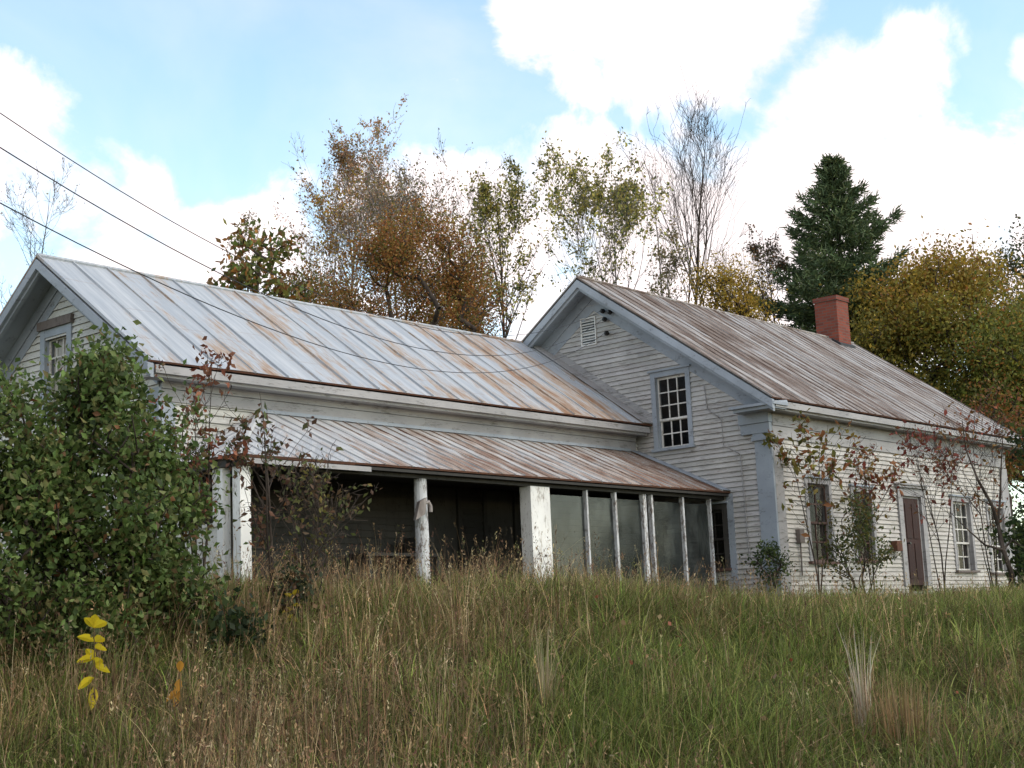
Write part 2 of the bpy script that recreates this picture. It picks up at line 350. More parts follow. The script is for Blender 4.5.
def window(pl, c0, u0, u1, z0, z1, cols, rows_up, rows_lo, casing='trim', sill='trim', inside='curtain', cw=.10, header=None, gap=0.0, lab=None, sash='sash_white'):
    """u0..u1, z0..z1 = outer casing; returns the hole for the siding"""
    fr = MB(); d1 = .045
    pbox(fr, pl, c0, u0, u0+cw, z0, z1, -.02, d1); pbox(fr, pl, c0, u1-cw, u1, z0, z1, -.02, d1)
    pbox(fr, pl, c0, u0+cw, u1-cw, z1-cw, z1, -.02, d1-.003)
    for a, b in ((u0+cw-.012, u0+cw+.012), (u1-cw-.012, u1-cw+.012)): pbox(fr, pl, c0, a, b, z0+.02, z1-cw, -.12, -.02)
    pbox(fr, pl, c0, u0+cw, u1-cw, z1-cw-.012, z1-cw, -.12, -.024)
    f = fr.build('window', MAT[casing], house)
    if lab: f['label'] = lab
    cap = MB(); pbox(cap, pl, c0, u0-.04, u1+.04, z1+.001, z1+(.035 if not header else header), -.01, d1+.035)
    cap.build('window_cap', MAT['trim' if not header else 'old_wood'], f)
    sl = MB(); pbox(sl, pl, c0, u0-.03, u1+.03, z0-.05, z0-.001, -.12, d1+.05); sl.build('sill', MAT[sill], f)
    ui0, ui1 = u0+cw, u1-cw; zi0, zi1 = z0, z1-cw-.012; zm = zi0+(zi1-zi0)*rows_lo/(rows_up+rows_lo)
    for (za, zb, rows, dd) in ((zm-.015, zi1, rows_up, -.03), (zi0, zm+.015, rows_lo, -.065)):
        s = MB(); sw = .04; th = .03
        pbox(s, pl, c0, ui0, ui0+sw, za, zb, dd-th, dd); pbox(s, pl, c0, ui1-sw, ui1, za, zb, dd-th, dd)
        pbox(s, pl, c0, ui0+sw, ui1-sw, za, za+sw, dd-th, dd); pbox(s, pl, c0, ui0+sw, ui1-sw, zb-sw, zb, dd-th, dd)
        for i in range(1, cols):
            u = ui0+sw+(ui1-ui0-2*sw)*i/cols; pbox(s, pl, c0, u-.011, u+.011, za+sw, zb-sw, dd-th+.004, dd-.004)
        for i in range(1, rows):
            z = za+sw+(zb-za-2*sw)*i/rows
            for j in range(cols):
                ua = ui0+sw+(ui1-ui0-2*sw)*j/cols+(.011 if j else 0); ub = ui0+sw+(ui1-ui0-2*sw)*(j+1)/cols-(.011 if j < cols-1 else 0)
                pbox(s, pl, c0, ua, ub, z-.011, z+.011, dd-th+.004, dd-.004)
        so = s.build('sash', MAT[sash], f)
        g = MB(); a = [P(pl, c0, ui0+sw, za+sw, dd-.017), P(pl, c0, ui1-sw, za+sw, dd-.017), P(pl, c0, ui1-sw, zb-sw, dd-.017), P(pl, c0, ui0+sw, zb-sw, dd-.017)]
        g.poly(a if pl == 'Y' else a[::-1]); g.build('pane', MAT['glass'], f)
    if inside:
        cu = MB(); nfold = 26; rr = random.Random(int(u0*100)); pts = []
        for i in range(nfold+1):
            u = ui0+(ui1-ui0)*i/nfold; pts.append((u, -.105-.015*(i % 2)-rr.uniform(0, .01)))
        for i in range(nfold):
            if gap and abs((i+.5)/nfold-.5) < gap/2: continue
            (a, da), (b, db) = pts[i], pts[i+1]
            cu.poly([P(pl, c0, a, z0+.0, da), P(pl, c0, b, z0, db), P(pl, c0, b, z1-cw, db), P(pl, c0, a, z1-cw, da)], smooth=True)
        cu.build('curtain', MAT[inside], f)
    return (u0+cw-.01, u1-cw+.01, z0, z1-cw+.01)

# ---- main block
kf = (HR-HE)/(W/2+OE)                       # roof pitch
roofz = lambda y: HR-abs(y-W/2)*kf
gh = []
gh.append(window('X', 0, 1.594, 2.484, 2.80, 4.257, 3, 3, 2, inside=None, lab='attic window with blue-grey casing and fifteen small panes'))
gh.append(window('X', 0, .98, 1.62, .50, 1.66, 2, 2, 2, casing='dark_wood', sill='sill_brown', inside=None, sash='inner_wall', lab='dark window inside the porch end'))
fh = []
fh.append(window('Y', 0, 1.02, 1.98, .56, 2.08, 2, 2, 2, sill='sill_brown', casing='trim_pale', sash='sill_brown', gap=.12, lab='window with rotting brown sash and sill nearest the house corner'))
fh.append(window('Y', 0, 2.72, 3.62, .60, 2.00, 2, 2, 2, sill='sill_brown', casing='trim_pale', sash='sill_brown', gap=.12, lab='window with brown sash half hidden by a green bush'))
fh.append(window('Y', 0, 7.03, 8.05, .42, 1.98, 3, 3, 2, sill='old_wood', casing='trim_pale', lab='many-paned window right of the door'))
fh.append(window('Y', 0, 8.80, 9.80, .38, 1.95, 3, 3, 2, sill='old_wood', casing='trim_pale', lab='many-paned window farthest along the front wall'))
dh = (4.80, 5.62, 0, 1.98)
mb = MB()
lim = lambda z: (0.0, W) if z < HE+.1 else (W/2-(HR-.06-z)/kf, W/2+(HR-.06-z)/kf)
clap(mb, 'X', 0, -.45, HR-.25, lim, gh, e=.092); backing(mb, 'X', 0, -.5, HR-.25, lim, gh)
wg = mb.build('gable_wall', MAT['siding_gable'], house)
mb = MB(); fl = lambda z: (0.0, LM)
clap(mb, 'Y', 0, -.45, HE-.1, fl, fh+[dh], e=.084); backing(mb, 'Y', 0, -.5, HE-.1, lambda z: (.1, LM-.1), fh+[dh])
mb.build('front_wall', MAT['siding_front'], house)
mb = MB()
mb.poly([(LM, 0, 0), (LM, W, 0), (LM, W, HE+.2), (LM, W/2, HR-.1), (LM, 0, HE+.2)]); mb.poly([(LM, W, 0), (0, W, 0), (0, W, HE), (LM, W, HE)])
mb.build('rear_wall', MAT['siding_front'], house)
# roof slabs with ribs
def roof_slab(mb, A, B, C_, D_, th=.028, pitch=.3, rib=.018, u0=0., ribw=.028, mi_edge=1):
    """A,B ridge line ends; D_,C_ eave ends (A above D_, B above C_)"""
    A, B, C_, D_ = [np.array(p, float) for p in (A, B, C_, D_)]
    nrm = np.cross(B-A, D_-A); nrm /= np.linalg.norm(nrm)
    if nrm[2] < 0: nrm = -nrm
    Lr = np.linalg.norm(B-A); Ld = np.linalg.norm(D_-A)
    n = max(1, int(Lr/pitch)); lw = np.linalg.norm(C_-D_)
    rr = random.Random(int(u0*10)+7)
    top = [D_+(C_-D_)*0, C_, B, A]
    flip = np.dot(np.cross(C_-D_, A-D_), nrm) < 0
    # subdivided sheet with slight buckles
    m = 8; row = []
    for j in range(m+1):
        a = A+(D_-A)*j/m; b = B+(C_-B)*j/m; r = []
        for i in range(n+1):
            p = a+(b-a)*i/n; wv = rr.uniform(-.009, .009) if 0 < j else 0
            r.append((p+nrm*wv, (u0+(Lr*i/n), Ld*j/m)))
        row.append(r)
    for j in range(m):
        for i in range(n):
            q = [row[j+1][i], row[j+1][i+1], row[j][i+1], row[j][i]]
            if flip: q = q[::-1]
            mb.poly([x[0] for x in q], uv=[x[1] for x in q])
    # underside + edges
    lo = [p-nrm*th for p in (D_, C_, B, A)]
    mb.poly(lo if flip else lo[::-1], mi=2)
    E_ = [D_, C_, B, A]
    for i in range(4):
        p, q_ = E_[i], E_[(i+1) % 4]; s_, t_ = lo[i], lo[(i+1) % 4]
        f_ = [s_, t_, q_, p]; mb.poly(f_[::-1] if flip else f_, mi=mi_edge if i == 0 else 2)
    # standing ribs
    e = (B-A)/Lr
    for i in range(n+1):
        a = A+(B-A)*i/n; d = D_+(C_-D_)*i/n; jit = rr.uniform(-.01, .01)
        a = a+e*jit*2; d = d+e*jit*rr.uniform(-1.5, 3.5)
        K = [a-e*ribw/2-nrm*.01, a+e*ribw/2-nrm*.01, d+e*ribw/2-nrm*.01, d-e*ribw/2-nrm*.01]
        T = [a-e*ribw*.3+nrm*rib, a+e*ribw*.3+nrm*rib, d+e*ribw*.3+nrm*rib, d-e*ribw*.3+nrm*rib]
        uvx = u0+Lr*i/n
        for (x, y) in ((0, 1), (1, 2), (2, 3), (3, 0)):
            mb.poly([K[x], K[y], T[y], T[x]], uv=[(uvx, 0), (uvx, Ld), (uvx, Ld), (uvx, 0)])
        mb.poly([T[3], T[2], T[1], T[0]], uv=[(uvx+.02, Ld), (uvx+.03, Ld), (uvx+.03, 0), (uvx+.02, 0)])
RM = [MAT['roof_main'], MAT['rust_edge'], MAT['dark_wood']]
mb = MB(); e0, e1 = -OG, LM+OG
roof_slab(mb, (e0, W/2, HR), (e1, W/2, HR), (e1, -OE, HE), (e0, -OE, HE), pitch=.31, rib=.016)
roof_slab(mb, (e0, W/2, HR), (e1, W/2, HR), (e1, W+OE, HE), (e0, W+OE, HE), pitch=.31, rib=.016, u0=30)
mb.tube([(e0, W/2, HR+.012), (e0+5, W/2, HR-.01), (e1, W/2, HR+.005)], .035, 6)
main_roof = mb.build('roof', RM, house); main_roof['label'] = 'rust brown metal roof of the taller gabled block'
# chimney (sub-part of the roof)
mb = MB(); mb.box(9.28, 9.86, 3.45, 4.05, 5.8, 7.20); mb.box(9.255, 9.885, 3.425, 4.075, 7.201, 7.31); mb.build('chimney', MAT['brick'], main_roof)
mb = MB(); mb.hexa([(9.2, 3.38, 5.97), (9.95, 3.38, 5.97), (9.95, 3.60, 6.14), (9.2, 3.60, 6.14), (9.2, 3.38, 6.10), (9.95, 3.38, 6.10), (9.95, 3.60, 6.25), (9.2, 3.60, 6.25)]); mb.build('chimney_flashing', MAT['wire'], main_roof)
# rake trim in the gable plane
def rake(mb, x0, x1, yr, zr, yfoot, k, zoff0, zoff1):
    """board along both rakes between x0..x1, from roof surface-zoff0 down to zoff1 (vertical)"""
    for sgn in (-1, 1):
        ya, yb = yr, yr+sgn*abs(yfoot-yr)
        Z = lambda y, o: zr-abs(y-yr)*k-o
        Pp = [(x0, ya, Z(ya, zoff1)), (x1, ya, Z(ya, zoff1)), (x1, yb, Z(yb, zoff1)), (x0, yb, Z(yb, zoff1)),
              (x0, ya, Z(ya, zoff0)), (x1, ya, Z(ya, zoff0)), (x1, yb, Z(yb, zoff0)), (x0, yb, Z(yb, zoff0))]
        mb.hexa(Pp)
mb = MB(); rake(mb, e0-.02, e0+.035, W/2, HR, -OE+.0, kf, .05, .20); rake(mb, e0+.036, e0+.09, W/2, HR, -OE+.02, kf, .055, .26); mb.build('rake_moulding', MAT['trim'], house)
mb = MB(); rake(mb, e0+.10, -.03, W/2, HR, -OE+.05, kf, .10, .13); mb.build('rake_soffit', MAT['trim'], house)
mb = MB(); rake(mb, -.05, .0, W/2, HR, .0, kf, .134, .36); rake(mb, -.035, .0, W/2, HR, .0, kf, .368, .60); mb.build('rake_frieze', MAT['trim'], house)
# cornice along the front eave
mb = MB()
def eave(mb, xa, xb, yw, ye, zt, h1=.12, bed=.10):
    mb.box(xa, xb, ye+.01, ye+.075, zt-.16, zt-.05); mb.box(xa, xb, ye+.076, ye+.14, zt-.20, zt-.075)
    mb.box(xa, xb, ye+.141, yw-.03, zt-.19, zt-.165)
eave(mb, e0+.12, LM+OG-.1, 0, -OE, HE); mb.build('cornice', MAT['trim_pale'], house)
mb = MB(); mb.box(.02, LM, -.065, -.001, 2.96, HE-.17); mb.box(.02, LM, -.05, -.001, 2.74, 2.952); mb.box(.02, LM, -.10, -.001, HE-.205, HE-.192+.0)
mb.build('frieze', MAT['trim_pale'], house)
# cornice return on the gable
mb = MB()
mb.box(-.50, -.001, -.42, .50, 3.25, 3.295); mb.box(-.44, -.001, -.38, .45, 3.19, 3.249)
mb.hexa([(-.50, -.42, 3.296), (0, -.42, 3.296), (0, .50, 3.296), (-.50, .50, 3.296), (-.49, -.40, 3.30), (0, -.40, 3.36), (0, .48, 3.36), (-.49, .48, 3.30)])
mb.box(-.12, -.001, -.07, .56, 3.01, 3.189); mb.box(-.09, -.001, -.055, .54, 2.83, 3.005)
mb.build('cornice_return', MAT['trim'], house)
# corner pilaster
mb = MB(); mb.box(-.055, .0, -.05, .29, -.4, 2.70); mb.box(-.10, .0, -.09, .33, 2.701, 2.77); mb.box(-.075, .0, -.07, .31, 2.771, 2.829)
mb.build('corner_board', MAT['trim'], house)
mb = MB(); mb.box(.001, .28, -.052, .0, -.4, 2.64); mb.box(.001, .32, -.09, .0, 2.641, 2.735)
mb.build('corner_board', MAT['trim_pale'], house)
mb = MB(); mb.box(LM-.32, LM, -.05, 0, .05, 2.72); mb.box(LM-.001, LM+.05, -.05, .3, .05, 2.72); mb.build('corner_board', MAT['trim_pale'], house)
mb = MB(); mb.box(-.04, -.001, .84, .97, .1, 1.82); mb.build('corner_board', MAT['trim'], house)
# gable vent
vt = MB(); a, b, z0, z1 = 3.735, 4.062, 5.05, 5.56
pbox(vt, 'X', 0, a-.025, a, z0-.025, z1+.025, 0, .05); pbox(vt, 'X', 0, b, b+.025, z0-.025, z1+.025, 0, .05); pbox(vt, 'X', 0, a, b, z1, z1+.025, 0, .05); pbox(vt, 'X', 0, a, b, z0-.025, z0, 0, .05)
vo = vt.build('louvre_vent', MAT['white_paint'], house)
sl = MB(); pbox(sl, 'X', 0, a, b, z0, z1, .022, .026, mi=1)
for k in range(9):
    z = z0+.02+k*(z1-z0-.03)/9
    sl.hexa([(-.044, a, z), (-.030, a, z+.012), (-.030, b, z+.012), (-.044, b, z), (-.046, a, z+.010), (-.032, a, z+.022), (-.032, b, z+.022), (-.046, b, z+.010)])
sl.build('louvre_slats', [MAT['white_paint'], MAT['insulator']], vo)
# wire insulators on the gable
INS = [(3.47, 5.63), (3.30, 5.58), (3.43, 5.46), (3.40, 5.18)]
for (y, z) in INS:
    t = MB(); t.tube([(-.02, y, z), (-.10, y, z)], [.012, .012], 6); t.tube([(-.08, y, z), (-.095, y, z), (-.12, y, z), (-.14, y, z), (-.17, y, z)], [.025, .05, .032, .045, .02], 10)
    t.build('insulator', MAT['insulator'], house)
t = MB(); t.tube([(-.05, 1.28, 3.86), (-.05, 1.24, 3.40), (-.05, .96, 3.2), (-.07, .93, 2.7), (-.05, .60, 2.5), (-.05, .56, .6)], .011, 5); t.build('service_cable', MAT['trim_pale'], house)
# front door
dr = MB(); dr.box(4.86, 5.56, -.005, .045, .12, 1.86)
for zz in ((.25, .95), (1.05, 1.75)):
    for xx in ((4.95, 5.17), (5.25, 5.47)):
        dr.box(xx[0], xx[1], -.018, -.0055, zz[0], zz[1], c=.85)
do = dr.build('door', MAT['door_red'], house)
t = MB(); t.tube([(4.93, -.01, .95), (4.93, -.05, .95), (4.93, -.075, .95), (4.93, -.09, .95)], [.012, .012, .03, .02], 10); t.build('door_knob', MAT['insulator'], do)
t = MB(); t.box(4.62, 4.80, -.06, .05, .10, 1.90); t.box(5.62, 5.80, -.06, .05, .10, 1.90); t.box(4.62, 5.80, -.062, .05, 1.901, 2.06); t.box(4.80, 4.86, .0, .05, .10, 1.9); t.box(5.56, 5.62, .0, .05, .1, 1.9); t.box(4.86, 5.56, .0, .05, 1.86, 1.9)
t.box(4.57, 5.85, -.11, -.0, 2.061, 2.11); t.box(4.54, 5.88, -.14, 0, 2.111, 2.145); t.build('door_frame', MAT['trim_pale'], house)
t = MB(); t.box(.60, .76, -.11, -.022, .88, 1.12); t.tube([(.68, -.06, .88), (.68, -.05, .3)], .015, 6); t.build('meter_box', MAT['old_wood'], house)
t = MB(); t.box(4.20, 4.42, -.16, -.022, .78, .98); t.build('junction_box', MAT['rust_edge'], house)

# ---- ell
ke = (ZR-ZE)/(YR-(YE-OE)); OX = -11.36; YB = 2*YR-YE
eh = [window('X', XE, 4.98, 5.80, 2.95, 4.25, 3, 2, 2, inside='shade', header=.13, cw=.12, lab='attic window with drawn cream shade under a rotten black header')]
mb = MB(); lim = lambda z: (YE, YB) if z < ZE+.1 else (YR-(ZR-.06-z)/ke, YR+(ZR-.06-z)/ke)
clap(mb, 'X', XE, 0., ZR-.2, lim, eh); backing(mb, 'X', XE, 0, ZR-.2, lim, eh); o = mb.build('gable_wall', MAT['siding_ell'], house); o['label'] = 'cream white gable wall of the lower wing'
mb = MB(); lim = lambda z: (XE, -.004)
dhs = [(-5.95, -5.1, .1, 1.9), (-4.4, -3.7, .1, 1.9)]
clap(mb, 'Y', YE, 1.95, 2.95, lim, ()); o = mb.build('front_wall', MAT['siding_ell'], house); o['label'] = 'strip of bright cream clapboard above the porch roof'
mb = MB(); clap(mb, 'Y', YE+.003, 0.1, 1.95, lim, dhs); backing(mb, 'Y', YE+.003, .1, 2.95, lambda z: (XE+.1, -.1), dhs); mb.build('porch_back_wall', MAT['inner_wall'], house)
mb = MB(); mb.poly([(XE, YB, 0), (0, YB, 0), (0, YB, ZE), (XE, YB, ZE)][::-1]); mb.build('rear_wall', MAT['siding_ell'], house)
mb = MB()
roof_slab(mb, (OX, YR, ZR), (-.001, YR, ZR), (-.001, YE-OE, ZE), (OX, YE-OE, ZE), pitch=.58, rib=.026, ribw=.035)
roof_slab(mb, (OX, YR, ZR), (-.001, YR, ZR), (-.001, YB+OE, ZE), (OX, YB+OE, ZE), pitch=.58, rib=.026, u0=20)
mb.tube([(OX, YR, ZR+.015), (OX+4, YR, ZR-.0), (OX+8, YR, ZR+.005), (-.5, YR, ZR+.01)], .035, 6)
er = mb.build('roof', [MAT['roof_ell'], MAT['rust_edge'], MAT['dark_wood']], house); er['label'] = 'pale blue-grey standing seam roof of the lower wing'
fs = MB(); nrm = np.array([0, -ke, 1])/math.hypot(1, ke)
for (x0, x1, h0, h1) in ((-.34, -.004, .02, .034), (-.03, -.022, .0, .16)):
    A = np.array([0, YR, ZR])+nrm*h0; B = np.array([0, YE-OE, ZE])+nrm*h0
    fs.hexa([(x0, *A[1:]), (x1, *A[1:]), (x1, *B[1:]), (x0, *B[1:])]+[(x0, *(A+nrm*(h1-h0))[1:]), (x1, *(A+nrm*(h1-h0))[1:]), (x1, *(B+nrm*(h1-h0))[1:]), (x0, *(B+nrm*(h1-h0))[1:])])
fs.build('flashing', MAT['trim_pale'], er)
mb = MB(); rake(mb, OX-.02, OX+.035, YR, ZR, YE-OE, ke, .05, .19); rake(mb, OX+.036, OX+.09, YR, ZR, YE-OE+.02, ke, .055, .24); mb.build('rake_moulding', MAT['trim'], house)
mb = MB(); rake(mb, OX+.10, XE-.03, YR, ZR, YE-OE+.05, ke, .10, .13); mb.build('rake_soffit', MAT['trim'], house)
mb = MB(); rake(mb, XE-.05, XE, YR, ZR, YE, ke, .134, .34); rake(mb, XE-.035, XE, YR, ZR, YE, ke, .35, .53); mb.build('rake_frieze', MAT['trim'], house)
mb = MB(); eave(mb, OX+.12, -.12, YE, YE-OE, ZE); mb.build('cornice', MAT['trim_pale'], house)
mb = MB(); mb.box(XE, -.12, YE-.07, YE-.022, 2.985, ZE-.17); mb.box(XE, -.12, YE-.055, YE-.022, 2.81, 2.978); mb.box(XE, -.12, YE-.10, YE-.022, ZE-.215, ZE-.195)
mb.build('frieze', MAT['trim_pale'], house)
mb = MB(); mb.box(XE-.05, XE, YE-.05, YE+.22, .1, 3.0); mb.box(XE, XE+.22, YE-.05, YE-.021, .1, 2.8); mb.build('corner_board', MAT['trim'], house)

# ---- porch
PY, PZ, PH, PX = .882, 1.854, 2.79, -11.2
kp = (PH-PZ)/(YE-PY)
HX = -9.2
mb = MB()
roof_slab(mb, (HX, YE-.03, PH), (-.004, YE-.03, PH), (-.004, PY, PZ), (HX, PY, PZ), pitch=.27, rib=.017, ribw=.024)
# hipped corner
def hip_tri(mb, A, B, C_, n, u0):
    """ribbed triangle: A apex, B..C_ eave"""
    A, B, C_ = map(np.array, (A, B, C_)); nr = np.cross(B-A, C_-A); nr = nr/np.linalg.norm(nr)
    if nr[2] < 0: nr = -nr; B, C_ = C_, B
    L_ = np.linalg.norm(B-C_); mb.poly([A, B, C_], uv=[(u0, 0), (u0, 2.2), (u0+L_, 2.2)]); mb.poly([C_-nr*.04, B-nr*.04, A-nr*.04], mi=2)
    mb.poly([B, B-nr*.04, C_-nr*.04, C_], mi=1)
    return nr
nr1 = hip_tri(mb, (HX, YE-.03, PH), (HX, PY, PZ), (PX, PY, PZ), 7, -9)
nr2 = hip_tri(mb, (HX, YE-.03, PH), (PX, PY, PZ), (PX, YE-.03, PZ), 7, -8)
def rib_line(mb, a, b, nr, side, w=.024, h=.017, uvx=0):
    a = np.array(a, float); b = np.array(b, float); s = np.array(side, float)
    K = [a-s*w/2-nr*.006, a+s*w/2-nr*.006, b+s*w/2-nr*.006, b-s*w/2-nr*.006]; T = [a-s*w*.3+nr*h, a+s*w*.3+nr*h, b+s*w*.3+nr*h, b-s*w*.3+nr*h]
    for (x, y) in ((0, 1), (1, 2), (2, 3), (3, 0)): mb.poly([K[x], K[y], T[y], T[x]], uv=[(uvx, 0), (uvx, 2), (uvx, 2), (uvx, 0)])
    mb.poly(T[::-1], uv=[(uvx, 2), (uvx, 2), (uvx, 0), (uvx, 0)])
for k in range(1, 8):
    t = k/8; x = HX+(PX-HX)*t; y = PY+(YE-.03-PY)*t*0
    yt = YE-.03-(YE-.03-PY)*t; zt = PH-(PH-PZ)*t
    rib_line(mb, (x, yt, zt), (x, PY, PZ), nr1, (1, 0, 0), uvx=-9+k*.25)
    rib_line(mb, (HX+(PX-HX)*t, YE-.03-(YE-.03-PY)*t, PH-(PH-PZ)*t), (PX, YE-.03-(YE-.03-PY)*t, PZ), nr2, (0, 1, 0), uvx=-8+k*.25)
for k in range(0, 1): pass
nh = np.array([-.3, -.3, 1]); nh /= np.linalg.norm(nh)
rib_line(mb, (HX, YE-.03, PH), (PX, PY, PZ), nh, (.7, -.7, 0), w=.09, h=.03, uvx=-9)
proof = mb.build('porch_roof', [MAT['roof_porch'], MAT['rust_edge'], MAT['dark_wood']], house)
fs = MB(); nrm = np.array([0, -kp, 1])/math.hypot(1, kp)
A = np.array([0, YE-.04, PH])+nrm*.02; B = np.array([0, PY, PZ])+nrm*.02; x0, x1 = -.30, -.005
fs.hexa([(x0, *A[1:]), (x1, *A[1:]), (x1, *B[1:]), (x0, *B[1:])]+[(x0, *(A+nrm*.012)[1:]), (x1, *(A+nrm*.012)[1:]), (x1, *(B+nrm*.012)[1:]), (x0, *(B+nrm*.012)[1:])])
fs.box(HX-.0, -.31, YE-.075, YE-.03, PH-.0, PH+.05)
fs.build('flashing', MAT['trim'], proof)
YP = 1.10
mb = MB(); mb.box(PX+.12, -.01, YP-.07, YP+.07, 1.72, 1.785); mb.box(PX+.10, -.01, PY+.03, PY+.06, 1.775, 1.815)
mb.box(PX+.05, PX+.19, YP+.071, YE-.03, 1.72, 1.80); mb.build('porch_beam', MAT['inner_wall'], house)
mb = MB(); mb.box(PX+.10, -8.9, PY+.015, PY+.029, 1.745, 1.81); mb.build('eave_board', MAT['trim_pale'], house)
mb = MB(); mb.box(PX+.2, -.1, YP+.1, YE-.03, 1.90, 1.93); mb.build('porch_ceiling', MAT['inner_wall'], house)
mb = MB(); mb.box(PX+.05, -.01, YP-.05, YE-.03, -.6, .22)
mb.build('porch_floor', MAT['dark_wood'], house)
def post(x, y, wx, wy, z0, z1, mat='white_paint', name='post'):
    t = MB(); t.box(x-wx/2, x+wx/2, y-wy/2, y+wy/2, z0, z1); return t.build(name, MAT[mat], house)
post(-10.97, YP, .17, .15, -.1, 1.72, 'white_paint'); post(-11.06, YP+.25, .12, .12, -.1, 1.72, 'white_paint')
# turned round post with a broken bracket
t = MB(); rr = random.Random(3)
t.tube([(-7.76, YP, .2), (-7.76, YP, .5), (-7.755, YP, .9), (-7.76, YP, 1.3), (-7.76, YP, 1.72)], [.105, .10, .098, .094, .092], 14); po = t.build('round_post', MAT['post_paint'], house)
t = MB(); BX = -.24
t.hexa([(x+BX, y, z) for x, y, z in [(-7.80, .93, 1.12), (-7.64, .90, 1.20), (-7.60, .99, 1.20), (-7.76, 1.02, 1.12), (-7.72, .92, 1.38), (-7.60, .90, 1.44), (-7.56, .99, 1.44), (-7.68, 1.02, 1.38)]])
t.tube([(-7.84, .95, 1.36), (-7.77, .94, 1.38), (-7.73, .94, 1.32), (-7.73, .94, 1.24)], .028, 8); t.build('broken_bracket', MAT['bark_pale'], po)
o = post(-5.24, YP, .46, .22, -.1, 1.72, 'white_paint', 'boxed_pillar')
for x, wx in ((-4.02, .04), (-3.26, .05), (-2.46, .09), (-2.24, .05), (-1.32, .045), (-.47, .045)):
    post(x, YP-.03, wx, .08, .2, 1.72, 'post_paint', 'screen_stile')
mb = MB(); mb.box(-4.9, -.03, YP-.04, YP+.0, .20, .28); mb.build('screen_rail', MAT['inner_wall'], house)
for xa, xb in ((-5.0, -4.05), (-3.99, -3.29), (-3.23, -2.51), (-2.21, -1.35), (-1.29, -.50)):
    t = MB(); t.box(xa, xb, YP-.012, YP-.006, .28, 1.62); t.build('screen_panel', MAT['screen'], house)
# left end wall of the porch
mb = MB(); X0 = PX+.12
mb.box(X0-.02, X0+.02, YP+.32, YE-.04, -.1, 1.0); mb.box(X0-.02, X0+.02, YP+.32, YP+.42, 1.0, 1.72); mb.box(X0-.02, X0+.02, 2.2, YE-.04, 1.0, 1.72)
mb.box(X0-.05, X0+.05, YP+.30, 2.25, .985, 1.03); mb.build('porch_end_wall', MAT['siding_ell'], house)
mb = MB(); mb.box(X0-.01, X0+.01, 1.8, 1.83, 1.03, 1.72); mb.box(X0-.01, X0+.01, 1.52, 2.2, 1.32, 1.35); mb.build('window_bar', MAT['old_wood'], house)
# doors on the back wall of the porch
for (xa, xb, za, zb) in dhs:
    t = MB(); t.box(xa-.08, xa, YE-.05, YE+.02, .15, zb); t.box(xb, xb+.08, YE-.05, YE+.02, .15, zb); t.box(xa-.08, xb+.08, YE-.052, YE+.02, zb+.001, zb+.1); t.build('door_frame', MAT['inner_wall'], house)
    t = MB(); t.box(xa, xb, YE+.0, YE+.04, .15, zb); t.build('door', MAT['dark_wood'], house)
# junk left on the porch
def crate(x, y, z, w_, d_, h_, mat, label, name='crate', cat='crate'):
    r = empty(name, (x, y, z)); tag(r, label, cat)
    t = MB()
    for k in range(3):
        zz = z+k*h_/3
        t.box(x-w_/2, x+w_/2, y-d_/2, y-d_/2+.015, zz+.008, zz+h_/3-.012); t.box(x-w_/2, x+w_/2, y+d_/2-.015, y+d_/2, zz+.008, zz+h_/3-.012)
        t.box(x-w_/2, x-w_/2+.015, y-d_/2+.016, y+d_/2-.016, zz+.008, zz+h_/3-.012); t.box(x+w_/2-.015, x+w_/2, y-d_/2+.016, y+d_/2-.016, zz+.008, zz+h_/3-.012)
    t.box(x-w_/2+.016, x+w_/2-.016, y-d_/2+.016, y+d_/2-.016, z+.002, z+.016); t.build('slats', MAT[mat], r)
    for sx in (-1, 1):
        for sy in (-1, 1): t = MB(); t.box(x+sx*(w_/2-.03)-.012, x+sx*(w_/2-.03)+.012, y+sy*(d_/2-.03)-.012, y+sy*(d_/2-.03)+.012, z+.017, z+h_); t.build('corner_batten', MAT[mat], r)
tb = empty('bench', (-7.0, 2.5, .22)); tag(tb, 'dark wooden bench against the back wall in the shadow of the porch', 'bench')
t = MB(); t.box(-7.7, -6.1, 2.3, 2.7, .72, .77); t.build('seat', MAT['dark_wood'], tb)
for x in (-7.62, -6.18):
    for y in (2.34, 2.66):
        t = MB(); t.box(x-.03, x+.03, y-.03, y+.03, .22, .72); t.build('leg', MAT['dark_wood'], tb)
crate(-6.4, 2.5, .77, .34, .3, .26, 'inner_wall', 'small grey slatted crate on the dark bench inside the porch')

# ------------------------------------------------------------------ power lines
def wire(E0, E1, sag, label, ext=1.25):
    E0 = np.array(E0); E1 = np.array(E1); pts = []
    for i in range(61):
        t = i/60*ext; p = E0+(E1-E0)*t; p[2] -= sag*4*t*(1-t); pts.append(p)
    m_ = MB(); m_.tube(pts, .0048, 5); tag(m_.build('power_line', MAT['wire']), label, 'power line', 'power lines running to the gable')
wire((-.16, 3.47, 5.63), (-19.14, -3.98, 4.32), 1.40, 'uppermost of the three black power lines crossing the sky at upper left')
wire((-.16, 3.43, 5.46), (-19.88, -5.91, 3.08), 1.30, 'middle of the three black power lines crossing the sky at upper left')
wire((-.16, 3.40, 5.18), (-19.84, -5.85, 2.66), 1.20, 'lowest and faintest of the three power lines at upper left')

